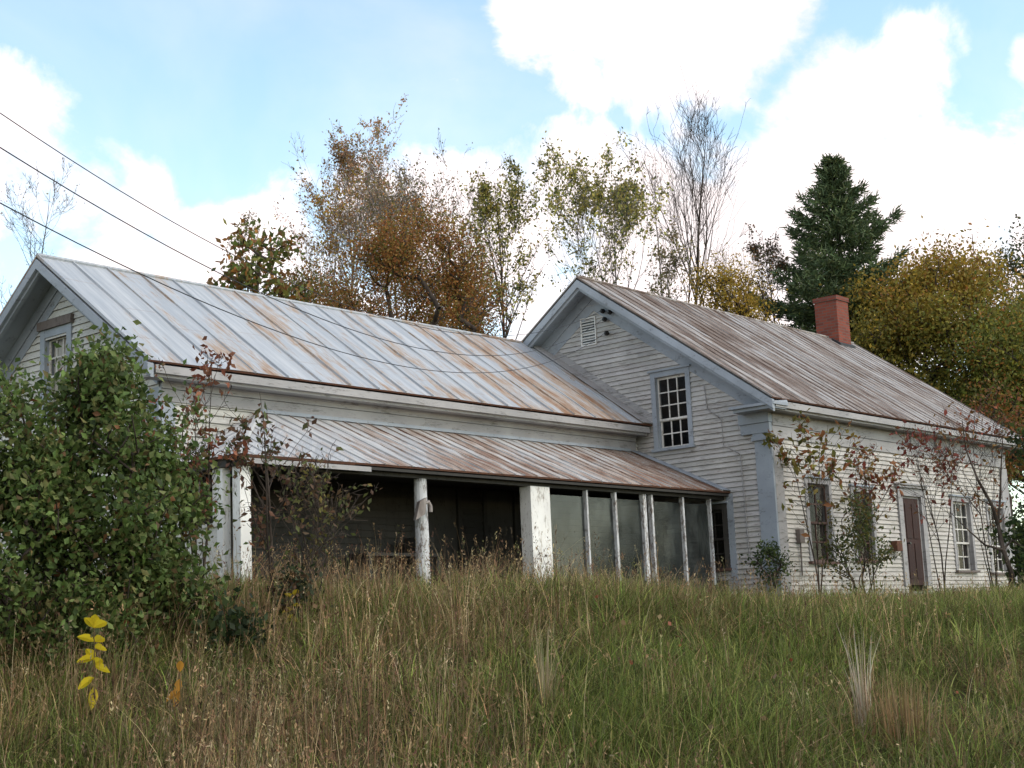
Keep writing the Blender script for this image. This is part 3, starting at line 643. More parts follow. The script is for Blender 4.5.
# ------------------------------------------------------------------ vegetation tools
def pick(rs, pal, n):
    """pal: list of (weight, (r,g,b)); jittered colours"""
    wts = np.array([p[0] for p in pal], float); c = np.array([p[1] for p in pal])[rs.choice(len(pal), n, p=wts/wts.sum())]
    return np.clip(c*rs.uniform(.7, 1.3, (n, 1))*rs.uniform(.92, 1.08, (n, 3)), 0, 1)
def leaf_arrays(rs, C0, size, col, ratio=.55, up=.3, hang=None, fold=False):
    n = len(C0); d = rs.normal(size=(n, 3)); d[:, 2] += up if hang is None else hang
    d /= np.linalg.norm(d, axis=1)[:, None]; s = np.cross(d, rs.normal(size=(n, 3))); s /= np.linalg.norm(s, axis=1)[:, None]+1e-9
    sz = (size*rs.uniform(.6, 1.35, n))[:, None]; wd = sz*ratio*.5
    a = C0; b = C0+d*sz*.5+s*wd; c = C0+d*sz; e = C0+d*sz*.5-s*wd
    if fold:
        nn = np.cross(d, s); b = b+nn*wd*.45; e = e+nn*wd*.45; a2 = a; 
        V = np.stack([a, b, c, e], 1).reshape(-1, 3); k = np.arange(n)*4
        F = np.concatenate([np.stack([k, k+1, k+2], 1), np.stack([k, k+2, k+3], 1)])
        return V, F, np.repeat(col, 4, 0)
    V = np.stack([a, b, c, e], 1).reshape(-1, 3); k = np.arange(n)*4
    return V, np.stack([k, k+1, k+2, k+3], 1), np.repeat(col, 4, 0)
def seg_tubes(P0, P1, R0, R1, n=5):
    t = P1-P0; ln = np.linalg.norm(t, axis=1)[:, None]+1e-9; t = t/ln
    ref = np.where(np.abs(t[:, 2:3]) < .9, np.array([[0, 0, 1.]]), np.array([[1., 0, 0]]))
    a = np.cross(t, ref); a /= np.linalg.norm(a, axis=1)[:, None]; b = np.cross(t, a)
    ang = np.arange(n)*2*math.pi/n; ca = np.cos(ang)[None, :, None]; sa = np.sin(ang)[None, :, None]
    ring = a[:, None]*ca+b[:, None]*sa
    P1 = P1+t*R1[:, None]*.3
    V = np.concatenate([P0[:, None]+ring*R0[:, None, None], P1[:, None]+ring*R1[:, None, None]], 1)
    m = len(P0); base = np.arange(m)[:, None]*2*n; k = np.arange(n); k2 = (k+1) % n
    F = np.stack([base+k, base+k2, base+n+k2, base+n+k], 2).reshape(-1, 4)
    return V.reshape(-1, 3), F
def skeleton(rs, base, trunks, targets, rtip, rmax, upbias=1.0, seg=.5, crook=.18, expo=.48):
    """grow a branch graph from trunk polylines to the target points; returns P0,P1,R0,R1"""
    nodes = []; parent = []
    for tr in trunks:
        prev = -1
        for p in tr:
            nodes.append(np.array(p, float)); parent.append(prev); prev = len(nodes)-1
    tips = []
    cen = np.mean([t[-1] for t in trunks], 0)
    order = np.argsort([min(np.linalg.norm(np.array(n)-t) for n in nodes[::2]) for t in targets])
    arr = np.zeros((len(nodes)+len(targets)*8, 3)); k = len(nodes); arr[:k] = nodes
    for oi in order:
        t = targets[oi]; d = arr[:k]-t; dist = np.linalg.norm(d, axis=1); hz = np.linalg.norm(d[:, :2], axis=1)
        pen = np.maximum(0, d[:, 2]+upbias*hz*.6)
        cost = dist+pen*2.0; j = int(np.argmin(cost)); a = arr[j].copy(); ln = dist[j]
        m = max(1, min(7, int(ln/seg))); pj = j
        for q in range(1, m+1):
            f = q/m; p = a+(t-a)*f
            # leave horizontally, then rise
            p[2] -= .12*upbias*ln*math.sin(math.pi*f)
            if q < m: p = p+rs.normal(size=3)*crook*ln/m
            arr[k] = p; parent.append(pj); pj = k; k += 1
        tips.append(pj)
    arr = arr[:k]; cnt = np.zeros(k)
    for t in tips: cnt[t] += 1
    for i in range(k-1, -1, -1):
        if parent[i] >= 0: cnt[parent[i]] += cnt[i]
    rad = rtip*np.maximum(cnt, 1)**expo; mxr = rad.max(); 
    if mxr > rmax: rad = rtip+(rad-rtip)*(rmax-rtip)/(mxr-rtip)
    par = np.array(parent); ch = np.where(par >= 0)[0]
    return arr[par[ch]], arr[ch], np.maximum(rad[par[ch]]*0+np.minimum(rad[par[ch]], rad[ch]*1.25), rad[ch]), rad[ch], arr
def env_points(rs, base, h0, h1, prof, rx, n, hollow=.35, lean=(0, 0)):
    k = max(6, n//(11 if n > 100 else 3)); cen = env_raw(rs, base, h0, h1, prof, rx*.93, k, hollow, lean); w = rs.choice(k, n, p=(lambda g: g/g.sum())(rs.gamma(1.6, 1, k)))
    r = min(rx, (h1-h0)*.5); sc = r*.17*rs.uniform(.6, 1.35, k)[w][:, None]
    return cen[w]+rs.normal(size=(n, 3))*sc*[1, 1, .8]
def env_raw(rs, base, h0, h1, prof, rx, n, hollow=.35, lean=(0, 0)):
    """points in a crown of revolution; prof(t) radius factor 0..1"""
    out = []
    while len(out) < n:
        t = rs.uniform(0, 1); r = prof(t)
        if rs.uniform() > r: continue
        rho = rs.uniform(hollow, 1)**.6*r*rx; a = rs.uniform(0, 2*math.pi)
        out.append([base[0]+rho*math.cos(a)+lean[0]*t, base[1]+rho*math.sin(a)+lean[1]*t, base[2]+h0+(h1-h0)*t])
    return np.array(out)
PROF = {'oval': lambda t: max(.08, math.sin(math.pi*min(1, .12+t*.88))**.7), 'dome': lambda t: max(.05, math.sqrt(max(0, 1-t**2.2))*(.75+.25*min(1, t*5))),
        'fan': lambda t: .35+.65*min(1, t*1.6) if t < .75 else max(.1, (1-t)/.25*.95), 'cone': lambda t: max(.04, (1-t)**.9)}
def height_at(b, y):
    d0 = b-CP; k = (384-y)/FPX
    return (k*(d0@FW)-d0@UP)/(UP[2]-k*FW[2])
def make_tree(name, label, cat, px, D, wpx, ytop, ybot, nt, nl, lsz, pal, bark='bark', prof='oval', seed=1, trunks=1, rmax=.16, rtip=.012, spread=.35, upbias=1., group=None,
              leafspread=1., lean=0., gz=None, ratio=.55, hollow=.3, splay=.25, fold=False, crook=.18, hang=None, nside=5, leafprob=None, loc=None, tall=.62):
    rs = np.random.RandomState(seed); b = at(px, (ytop+ybot)/2, D); z = float(ground_z(b[0], b[1])) if gz is None else gz; b[2] = z
    ztop = height_at(b, ytop); zbot = height_at(b, ybot); rx = wpx/2*D/FPX
    pr_ = PROF[prof]
    # lean in the lateral direction so that the crown sits over px at the top
    top = at(px, ytop, D); lx = (RT[:2])*lean
    tg = env_points(rs, b, zbot, ztop, pr_, rx, nt, hollow, lean=lx)
    tg = np.vstack([tg, b+np.c_[rs.normal(size=(4, 2))*rx*.16+lx, ztop*np.array([.985, .965, .94, .97])]])
    trs = []
    for k in range(trunks):
        a = 2*math.pi*k/max(1, trunks)+rs.uniform(0, 1); sp = splay*rx if trunks > 1 else .05*rx
        e = b+np.array([math.cos(a)*sp+lx[0]*.7, math.sin(a)*sp+lx[1]*.7, ztop*(.85 if trunks == 1 else tall)*rs.uniform(.92, 1.05)])
        s0 = b-np.array([0, 0, .15])
        pts = []; m = 12
        for i in range(m+1):
            t = i/m; p = s0+(e-s0)*np.array([t**1.3, t**1.3, t]); 
            if 0 < i < m: p = p+np.r_[rs.normal(size=2)*.018*ztop*crook/.18*.6, 0]
            pts.append(p)
        trs.append(pts)
    P0, P1, R0, R1, arr = skeleton(rs, b, trs, tg, rtip, rmax/math.sqrt(trunks)*1.2, upbias, seg=max(.15, rx*.22), crook=crook)
    root = empty(name, tuple(b)); tag(root, label, cat, group)
    V, F = seg_tubes(P0, P1, R0, R1, nside); npmesh('trunk', V, F, MAT[bark], root, smooth=True)
    if nl:
        nt_ = len(tg); wts = rs.gamma(1.1, 1, nt_) if leafprob is None else leafprob(tg, b, rs); wts = wts/wts.sum()
        who = rs.choice(nt_, nl, p=wts)
        c = tg[who]+rs.normal(size=(nl, 3))*spread*leafspread
        col = pick(rs, pal, nl) if not callable(pal) else pal(c, b, rs)
        # clump brightness differs from spray to spray
        cl = rs.uniform(.75, 1.25, nt_)[who][:, None]; col = np.clip(col*cl, 0, 1)
        V, F, cv = leaf_arrays(rs, c, lsz, col, ratio, fold=fold, hang=hang); npmesh('crown', V, F, MAT['leaf'], root, col=cv)
    return root
def open_tree(name, label, cat, px, D, wpx, ytop, ybot, nl, lsz, pal, bark='bark', seed=1, trunks=1, r0=.11, ang=38, trop=.10, n0=16, n1=6, n2=4, leafspread=.10, group=None, lean=0., shape=.55, ratio=.6, rtw=.007):
    rs = np.random.RandomState(seed); b = at(px, (ytop+ybot)/2, D); b[2] = float(ground_z(b[0], b[1])); H = height_at(b, ytop)-b[2]; zb = height_at(b, ybot)-b[2]; rx = wpx/2*D/FPX
    P0, P1, Q0, Q1, TP = [], [], [], [], []
    def grow(p, d, L_, ra, lvl, reach=None):
        n = {0: 16, 1: 7, 2: 5, 3: 4}[lvl]; nodes = [p]
        nz = (.035, .075, .12, .16)[lvl]
        for i in range(n):
            d = d+rs.normal(size=3)*nz+np.array([0, 0, trop*(0 if lvl == 0 else 1)]); d = d/np.linalg.norm(d)
            q = p+d*L_/n; f0, f1 = i/n, (i+1)/n; ra0 = max(rtw*.8, ra*(1-f0)**.8); ra1 = max(rtw*.7, ra*(1-f1)**.8)
            P0.append(p); P1.append(q); Q0.append(ra0); Q1.append(ra1); p = q; nodes.append((p)); 
            if lvl >= 2: TP.append(p)
            f = f1
            if lvl == 0:
                zrel = (p[2]-b[2]-zb)/(H-zb)
                if zrel > -.05 and i < n-1:
                    for _ in range(rs.poisson(n0/ (n*(1-zb/H)))):
                        a = rs.uniform(0, 6.283); prof = (max(0, math.sin(math.pi*min(1, max(0, .18+.82*zrel)))))**shape
                        an = R_(ang*rs.uniform(.7, 1.25)); dd = np.array([math.cos(a)*math.sin(an), math.sin(a)*math.sin(an), math.cos(an)])
                        ln = min(rx*prof*rs.uniform(.75, 1.15)/math.sin(an), (H-(p[2]-b[2]))*1.0+.025*H); grow(p-(q-nodes[-2])*rs.uniform(0, 1), dd, ln, ra1*.55, 1)
            elif lvl < 3 and f > .18:
                for _ in range(rs.poisson((n1 if lvl == 1 else n2)/n*1.2)):
                    ax = rs.normal(size=3); ax -= d*np.dot(ax, d); ax /= np.linalg.norm(ax); an = R_(rs.uniform(25, 50)); dd = d*math.cos(an)+ax*math.sin(an)
                    grow(p, dd, L_*rs.uniform(.28, .55)*(1.15-f*.6), ra1*.6, lvl+1)
    for k in range(trunks):
        a = 6.283*k/trunks+rs.uniform(0, 1); tl = (0 if trunks == 1 else rs.uniform(.5, 1)*rx*.5); hx = RT[:2]*lean
        e = np.array([math.cos(a)*tl+hx[0], math.sin(a)*tl+hx[1], H*(1 if k == 0 else rs.uniform(.78, .97))]); grow(b-np.array([0, 0, .1]), e/np.linalg.norm(e), np.linalg.norm(e), r0/math.sqrt(trunks)*(1.15 if k == 0 else .9), 0)
    root = empty(name, tuple(b)); tag(root, label, cat, group)
    V, F = seg_tubes(np.array(P0), np.array(P1), np.array(Q0), np.array(Q1), 5); npmesh('trunk', V, F, MAT[bark], root, smooth=True)
    if nl:
        TP = np.array(TP); m = len(TP); w_ = rs.gamma(.9, 1, m)
        cl = snoise(TP[:, 0]+TP[:, 1]*.6, TP[:, 2], 1.6, seed); w_ *= np.clip(1+.8*cl, .15, 2); w_ /= w_.sum(); who = rs.choice(m, nl, p=w_)
        c = TP[who]+rs.normal(size=(nl, 3))*leafspread; col = np.clip(pick(rs, pal, nl)*np.clip(1+.35*snoise(c[:, 0], c[:, 2], 2.1, seed+3), .6, 1.5)[:, None], 0, 1)
        V, F, cv = leaf_arrays(rs, c, lsz, col, ratio, hang=-.2 if lsz*1000/D < 4 else -.6, fold=D < 30); npmesh('crown', V, F, MAT['leaf'], root, col=cv)
    return root

# ------------------------------------------------------------------ trees behind the house
OR = (.33, .15, .035); YL = (.42, .28, .04); OL = (.13, .125, .03); DG = (.035, .055, .02); BR = (.16, .075, .03); RB = (.17, .06, .03); PK = (.42, .25, .16); GR = (.08, .11, .03); TAN = (.36, .27, .17)
GB = 'trees behind the farmhouse'
def O(label, *a, **k): return open_tree('deciduous_tree', label, 'tree', *a, group=GB, **k)
def T(*a, **k): return make_tree('deciduous_tree', *a, group=GB, **k)
T('small tree with large green and brown leaves poking above the roof at left', 'tree', 258, 33, 62, 222, 330, 90, 1300, .17, [(4, (.13, .16, .045)), (3, (.25, .13, .05)), (2, (.2, .19, .05)), (1, OR)], seed=11, spread=.16, rmax=.07, prof='oval', fold=False)
O('tallest slender aspen with sparse pink and orange leaves at top left', 350, 62, 150, 132, 330, 6500, .125, [(4, (.50, .28, .17)), (3, (.36, .2, .1)), (2, OR), (2, YL), (2, (.2, .2, .12))], bark='bark_pale', seed=12, ang=34, n0=34, shape=.8)
O('yellow-leaved thin tree just left of the tall aspen', 312, 58, 65, 205, 335, 2200, .12, [(3, OR), (3, YL), (1, OL)], bark='bark_pale', seed=13, ang=30, n0=20, r0=.08)
O('dark leaved treetop rising right of the tall aspen', 407, 66, 75, 150, 300, 2200, .13, [(3, (.10, .11, .09)), (2, (.16, .16, .12)), (1, BR)], bark='bark_grey', seed=14, ang=34, n0=24)
O('pale sparse twiggy tree above the orange-brown crabapple', 412, 56, 190, 188, 320, 4600, .095, [(3, TAN), (2, (.28, .2, .12)), (2, OL)], bark='bark_grey', seed=15, trunks=3, ang=42, n0=30, shape=.4)
T('broad orange-brown crabapple with dark crooked limbs behind the ridge', 'tree', 395, 40, 205, 218, 350, 620, 42000, .075, [(4, (.33, .15, .04)), (3, (.25, .10, .035)), (3, (.27, .18, .045)), (2, OL)], seed=16, spread=0.24, prof='dome', rmax=.17, trunks=3, crook=.3, splay=.55, leafspread=1.15, rtip=0.009)
T('low brown bushy tree right of the crabapple', 'tree', 462, 44, 70, 262, 350, 240, 9000, .08, [(4, (.25, .12, .04)), (2, RB), (2, OL), (1, GR)], seed=17, spread=.3, prof='dome', trunks=2, crook=.3)
T('olive undergrowth tree at the foot of the tall aspen', 'tree', 318, 48, 60, 265, 340, 200, 6000, .085, [(4, OL), (2, BR), (1, OR)], seed=18, spread=.3, prof='dome')
O('airy green-yellow tree left of the house gable', 510, 52, 140, 180, 340, 4600, .125, [(4, (.36, .33, .09)), (2, (.42, .34, .10)), (2, GR)], bark='bark', seed=19, n0=32, r0=.10)
O('airy green-yellow tree directly over the house gable', 585, 52, 205, 184, 320, 7500, .125, [(4, (.38, .35, .09)), (2, (.44, .36, .10)), (2, GR)], bark='bark_grey', seed=20, trunks=2, n0=26, r0=.12)
O('leafless tree leaning left of the tall bare tree', 655, 58, 60, 182, 320, 350, .08, [(2, TAN), (1, OL)], bark='bark_grey', seed=21, trunks=2, lean=-1.2, ang=24, n0=9, n1=4, n2=2, r0=.10, trop=.12)
O('tall bare many-branched tree against the blue gap in the sky', 672, 56, 135, 140, 300, 0, .1, [], bark='bark', seed=122, trunks=3, ang=24, n0=26, n1=6, n2=3, r0=.20, trop=.13, shape=.35)
O('bare pale twiggy tree right of the tall bare tree', 742, 60, 70, 258, 320, 200, .08, [(1, TAN)], bark='bark_pale', seed=23, trunks=3, lean=.9, ang=28, n0=10, n1=4, n2=2, r0=.12, trop=.12)
O('small dark sparse tree between the bare tree and the spruce', 757, 50, 44, 236, 335, 1500, .095, [(3, (.12, .11, .06)), (2, BR)], bark='bark', seed=24, n0=26, r0=.08)
T('bright yellow low tree behind the rusty roof', 'tree', 728, 46, 75, 262, 330, 240, 8500, .085, [(4, YL), (3, (.30, .2, .04)), (1, OL)], seed=25, spread=.28, prof='dome', trunks=2)
O('thin olive tree behind the peak of the rusty roof', 650, 50, 62, 232, 330, 1300, .10, [(2, OL), (2, TAN)], seed=26, bark='bark_grey', n0=22, r0=.07)
def palY(c, b, rs):
    n = len(c); t = np.clip((c[:, 2]-b[2]-6.8)/5.0+rs.normal(size=n)*.22+snoise(c[:, 0]+c[:, 1], c[:, 2], 1.1, 5)*.25, 0, 1)[:, None]
    lo = pick(rs, [(4, (.15, .165, .032)), (3, (.22, .20, .035)), (2, (.10, .13, .028))], n); hi = pick(rs, [(4, (.40, .25, .035)), (3, (.30, .21, .04)), (1, (.33, .14, .04))], n)
    return lo*(1-t)+hi*t
T('big golden and olive maple right of the brick chimney', 'tree', 945, 47, 195, 258, 430, 800, 62000, .125, palY, seed=27, spread=.34, prof='dome', rmax=.2, trunks=2, crook=.25)
T('dense olive-green maple at right behind the roof end', 'tree', 1025, 44, 180, 318, 460, 600, 48000, .12, [(4, (.15, .165, .034)), (3, (.24, .21, .035)), (2, (.10, .12, .026)), (1, OR)], seed=28, spread=.34, prof='dome', trunks=2, crook=.25)
T('dark green tree at the right edge of the picture', 'tree', 1030, 52, 110, 235, 420, 300, 18000, .12, [(4, DG), (2, GR), (1, OL)], seed=29, spread=.34, prof='dome')
T('olive filler tree low behind the chimney', 'tree', 880, 45, 90, 318, 430, 260, 18000, .12, [(3, OL), (3, (.2, .17, .03)), (1, YL)], seed=30, spread=.32, prof='dome')
T('orange-tinged bush beside the far end of the roof', 'tree', 1000, 37.5, 75, 388, 470, 120, 7000, .095, [(4, (.25, .11, .03)), (3, OL), (1, RB)], seed=31, spread=.24, prof='dome', rmax=.06)
O('bare twiggy treetop at the left edge of the sky', -5, 40, 100, 192, 350, 90, .06, [(1, TAN)], bark='bark_grey', seed=32, ang=45, n0=20, r0=.07, rtw=.005)
O('bare thin treetop behind the tall aspen base', 285, 60, 60, 235, 330, 500, .09, [(1, TAN), (1, OL)], bark='bark_grey', seed=33, n0=18, r0=.06)

# evergreen
def conifer(px, D, ytop, ybot, wpx, seed, label):
    rs = np.random.RandomState(seed); b = at(px, 250, D); b[2] = float(ground_z(b[0], b[1])); H = height_at(b, ytop); zb = height_at(b, ybot); rx = wpx/2*D/FPX
    P0 = []; P1 = []; R0 = []; R1 = []; NC = []; ND = []
    m = 14
    for i in range(m): P0.append(b+[0, 0, H*i/m]); P1.append(b+[0, 0, H*(i+1)/m]); R0.append(.24*(1-i/m)+.02); R1.append(.24*(1-(i+1)/m)+.02)
    z = zb
    while z < H-.15:
        t = (z-zb)/(H-zb); prof = (1-t)**1.0*(.95+.15*math.sin(t*15+seed)); r = rx*prof*rs.uniform(.85, 1.12)+.04
        nb = 8 if t < .8 else 5
        a0 = rs.uniform(0, 6.28)
        for k in range(nb):
            a = a0+k*6.283/nb+rs.uniform(-.3, .3); L_ = r*rs.uniform(.62, 1.12); d = np.array([math.cos(a), math.sin(a), 0]); rise = rs.uniform(.05, .35)+.5*t
            prev = b+[0, 0, z]; n = max(4, int(L_/.22))
            for q in range(1, n+1):
                f = q/n; p = b+[0, 0, z]+d*L_*f+np.array([0, 0, L_*(rise*f-.30*f*(1-t)+.18*f*f)]); P0.append(prev); P1.append(p); R0.append(.035*(1-f)+.008); R1.append(.03*(1-f)+.006)
                side = np.cross(d, [0, 0, 1.])
                wl = L_*.42*(1-f)**.6*min(1, f*2.5)+.10
                for _ in range(int(9+wl*22)):
                    o = rs.uniform(-1, 1); c = p+side*o*wl+d*abs(o)*wl*.55+rs.normal(size=3)*[.05, .05, .06]; NC.append(c); ND.append(d*.8+side*o*.8+[0, 0, .35])
                prev = p
        z += (.30+.16*(1-t))*H/11
    root = empty('evergreen_tree', tuple(b)); tag(root, label, 'tree', None)
    V, F = seg_tubes(*map(np.array, (P0, P1)), np.array(R0), np.array(R1), 5); npmesh('trunk', V, F, MAT['bark'], root, smooth=True)
    NC = np.array(NC); ND = np.array(ND); rep = 3; n = len(NC)*rep; C0 = np.repeat(NC, rep, 0)+rs.normal(size=(n, 3))*.05
    D_ = np.repeat(ND, rep, 0)+rs.normal(size=(n, 3))*.6; D_ /= np.linalg.norm(D_, axis=1)[:, None]; s_ = np.cross(D_, rs.normal(size=(n, 3))); s_ /= np.linalg.norm(s_, axis=1)[:, None]
    sz = rs.uniform(.14, .30, (n, 1)); wd = .026
    V = np.stack([C0-s_*wd, C0+s_*wd, C0+D_*sz+s_*wd*.4, C0+D_*sz-s_*wd*.4], 1).reshape(-1, 3); k = np.arange(n)*4
    col = pick(rs, [(4, (.070, .105, .050)), (3, (.10, .14, .06)), (1, (.14, .165, .065))], n)
    npmesh('crown', V, np.stack([k, k+1, k+2, k+3], 1), MAT['needle'], root, col=np.repeat(col, 4, 0))
conifer(840, 50, 160, 352, 205, 5, 'tall dark green spruce rising behind the brick chimney')

# ------------------------------------------------------------------ shrubs and saplings near the house
def shrub(name, label, cat, px, D, wpx, ytop, ybot, nt, nl, lsz, pal, **k): return make_tree(name, label, cat, px, D, wpx, ytop, ybot, nt, nl, lsz, pal, **k)
LIL = [(5, (.090, .135, .035)), (3, (.14, .19, .055)), (2, (.055, .085, .026)), (1.2, (.18, .20, .07)), (.5, (.16, .11, .05)), (.7, (.13, .12, .04)), (.15, (.15, .07, .03))]
shrub('lilac_bush', 'large dense green lilac bush filling the left edge in front of the house', 'bush', 102, 14.8, 182, 368, 668, 560, 20000, .078, LIL, seed=41, spread=.13, prof='oval', trunks=7, rmax=.10, rtip=.006, splay=.7, ratio=.62, fold=True, crook=.25, hollow=.35, leafspread=1.1)
shrub('lilac_bush', 'lower green lilac bush cut by the left edge of the picture', 'bush', 15, 14.2, 165, 388, 690, 420, 15000, .078, LIL, seed=42, spread=.13, prof='oval', trunks=6, rmax=.08, rtip=.006, splay=.7, ratio=.62, fold=True, crook=.25, hollow=.35)
RED = [(4, (.20, .065, .035)), (3, (.26, .11, .06)), (1, (.14, .09, .04))]
def sapling(label, px, D, wpx, ytop, ybot, nl, lsz, pal, **k):
    ytop += 14; kw = dict(trunks=2, r0=.028, ang=38, trop=.03, n0=10, n1=3.5, n2=1, leafspread=.045, shape=.4, ratio=.5, rtw=.0035, group='saplings growing against the house'); kw.update(k)
    return open_tree('sapling', label, 'sapling', px, D, wpx, ytop, ybot, nl, lsz, pal, **kw)
sapling('sapling with russet leaves at the right side of the lilac bush', 200, 15.6, 60, 365, 560, 380, .085, RED, seed=43, trunks=3)
sapling('leaning sapling with mottled brown and green leaves in front of the porch corner', 272, 16.3, 70, 385, 560, 420, .085, [(4, (.15, .08, .05)), (3, (.09, .10, .035)), (1, (.2, .1, .05))], seed=44, trunks=2)
sapling('wide twiggy sapling spreading right across the open porch', 312, 16.4, 95, 455, 590, 520, .075, [(3, (.12, .075, .045)), (3, (.10, .11, .035)), (1, (.2, .17, .05))], seed=45, trunks=4)
sapling('sapling with olive and orange leaves in front of the corner board', 812, 26, 75, 435, 560, 330, .13, [(4, (.20, .17, .035)), (3, (.25, .10, .035)), (2, (.12, .12, .03))], seed=46, trunks=3)
sapling('sapling with rusty drooping leaves between the two dark windows', 868, 26.5, 80, 455, 560, 330, .12, [(3, (.25, .10, .04)), (3, (.19, .13, .03)), (2, (.2, .05, .035))], seed=47, trunks=3)
sapling('red-leaved sapling right of the front door', 935, 27, 100, 435, 560, 260, .12, [(4, (.22, .055, .04)), (2, (.2, .1, .04))], seed=48, trunks=3)
sapling('mostly bare reddish sapling near the far windows', 985, 27.5, 95, 405, 560, 360, .10, [(3, (.24, .08, .04)), (2, (.22, .12, .04))], seed=49, trunks=4)
shrub('green_bush', 'small green bush growing in front of the second window', 'bush', 858, 25.5, 70, 500, 590, 90, 1700, .07, [(4, (.07, .085, .03)), (2, (.14, .12, .035))], seed=50, spread=.10, trunks=5, rmax=.03, rtip=.005, splay=.7)
shrub('green_bush', 'dark green shrub at the right edge before the far corner', 'bush', 1034, 27, 60, 440, 600, 80, 2600, .11, [(4, DG), (2, GR)], seed=51, spread=.16, trunks=3, rmax=.06, rtip=.006)
shrub('green_bush', 'low dark evergreen shrub at the foot of the corner board', 'bush', 770, 25.6, 45, 548, 590, 40, 1100, .06, [(4, DG), (2, GR)], seed=52, spread=.09, trunks=4, rmax=.03, rtip=.005)
shrub('dark_weed_clump', 'dark leafy weed clump right of the lilac bush', 'plant', 232, 14.6, 60, 610, 690, 50, 1500, .09, [(4, (.03, .045, .02)), (2, (.05, .07, .025))], seed=53, spread=.10, trunks=4, rmax=.02, rtip=.005)
shrub('dark_weed_clump', 'dark leafy weed clump under the wide sapling', 'plant', 295, 15.6, 60, 580, 650, 40, 900, .07, [(4, (.035, .045, .02)), (2, (.10, .06, .03))], seed=54, spread=.10, trunks=4, rmax=.02, rtip=.005)
make_tree('deciduous_tree', 'dark low foliage closing the view past the far end of the house', 'tree', 1050, 46, 150, 425, 610, 260, 12000, .13, [(4, DG), (3, GR), (1, OL)], seed=71, spread=.34, prof='dome', trunks=3, group=GB)
# crooked small tree by the far window
def crooked():
    D = 26.5; b = at(1006, 600, D); b[2] = float(ground_z(b[0], b[1])); root = empty('crooked_tree', tuple(b)); tag(root, 'crooked dark bare tree leaning before the last window at right', 'tree')
    mb = MB(); Q = lambda x, y, d=0: at(x, y, D+d)
    b2 = at(1012, 575, D); mb.tube([b-[0, 0, .1], b2, Q(1003, 550), Q(998, 525, .2), Q(992, 505, .1), Q(978, 480), Q(966, 450, .3), Q(962, 420)], [0.0510, 0.0480, 0.0420, 0.0360, 0.0300, 0.0210, 0.0132, 0.0060], 7)
    mb.tube([Q(1003, 550), Q(985, 545, -.3), Q(966, 528, -.4), Q(950, 512)], [0.0240, 0.0180, 0.0120, 0.0048], 6)
    mb.tube([Q(998, 525, .2), Q(1000, 500, .3), Q(1001, 470, .2), Q(1003, 430, .1)], [0.0270, 0.0210, 0.0150, 0.0048], 6)
    mb.tube([Q(1003, 550), Q(1012, 540, .2), Q(1030, 552, .2)], [0.0240, 0.0180, 0.0120], 6)
    mb.tube([Q(992, 505, .1), Q(980, 500, .3), Q(962, 470, .5)], [0.0120, 0.0090, 0.0036], 5)
    mb.build('trunk', MAT['bark'], root)
crooked()

# small bright plants with a few large leaves, in the grass
def leaf_blade(mb, p, d, L_, W_, c):
    p = np.array(p); d = np.array(d, float); d /= np.linalg.norm(d); s = np.cross(d, FW+np.array([.35*math.sin(p[2]*97), .2*math.cos(p[2]*61), .45])); s = s/np.linalg.norm(s); n = np.cross(s, d)
    prof = [(0, .06), (.2, .7), (.45, 1), (.7, .8), (.9, .35), (1, .02)]
    for (t0, w0), (t1, w1) in zip(prof[:-1], prof[1:]):
        for sg in (-1, 1):
            f = lambda t, w: p+d*L_*t-np.array([0, 0, 1])*L_*.22*t*t+s*sg*w*W_/2+n*w*W_*.18
            g = lambda t: p+d*L_*t-np.array([0, 0, 1])*L_*.22*t*t
            mb.poly([g(t0), f(t0, w0), f(t1, w1), g(t1)], c=c, smooth=True)
def bright_plant(label, px, pyb, pyt, D, c, leaves, L_, name='yellow_leaved_plant'):
    b = at(px, pyb, D); b[2] = float(ground_z(b[0], b[1])); top = at(px, pyt, D); root = empty(name, tuple(b)); tag(root, label, 'plant')
    mb = MB(); mb.tube([b, b+(top-b)*.5+[.01, 0, 0], top], [.008, .006, .004], 5, c=(.22, .16, .07)); mb.build('stem', MAT['leaf'], root)
    rs = random.Random(px)
    for (t, ang, el) in leaves:
        p = at(px, pyt+(pyb-pyt)*t, D); d = RT*math.cos(ang)+FH*-.5*rs.uniform(.3, 1)+UP*(math.sin(ang)+el); lm = MB(); g = rs.uniform(.85, 1.1)
        leaf_blade(lm, p, d, L_*rs.uniform(.8, 1.15), L_*.5, tuple(x*g for x in c)); lm.build('leaf', MAT['leaf'], root)
YEL = (.78, .60, .03)
bright_plant('bright yellow leaved plant standing at the foot of the lilac bush', 94, 690, 628, 12.9, YEL, [(0, 2.2, .2), (0, 1.4, .3), (0, .6, 0), (.22, .3, .2), (.22, 2.6, 0), (.32, .0, .1), (.5, 3.1, 0), (.52, 1.9, -.2), (.6, 1.0, -.3), (.62, .1, -.2), (.8, 3.4, -.3), (.95, 4.7, 0)], .17)
bright_plant('orange-yellow leaved weed in the grass right of the yellow plant', 180, 705, 672, 12.7, (.55, .26, .04), [(0, 1.5, 0), (.2, 4.4, 0), (.55, 3.6, -.1), (.6, 4.2, -.1)], .13)
bright_plant('sprig of yellow leaves in the grass before the porch', 293, 622, 596, 15.5, (.62, .46, .04), [(0, 1.0, 0), (.1, 2.4, 0), (.4, .4, 0), (.5, 3.3, 0), (.8, 5.4, 0), (.7, 4, 0)], .12)

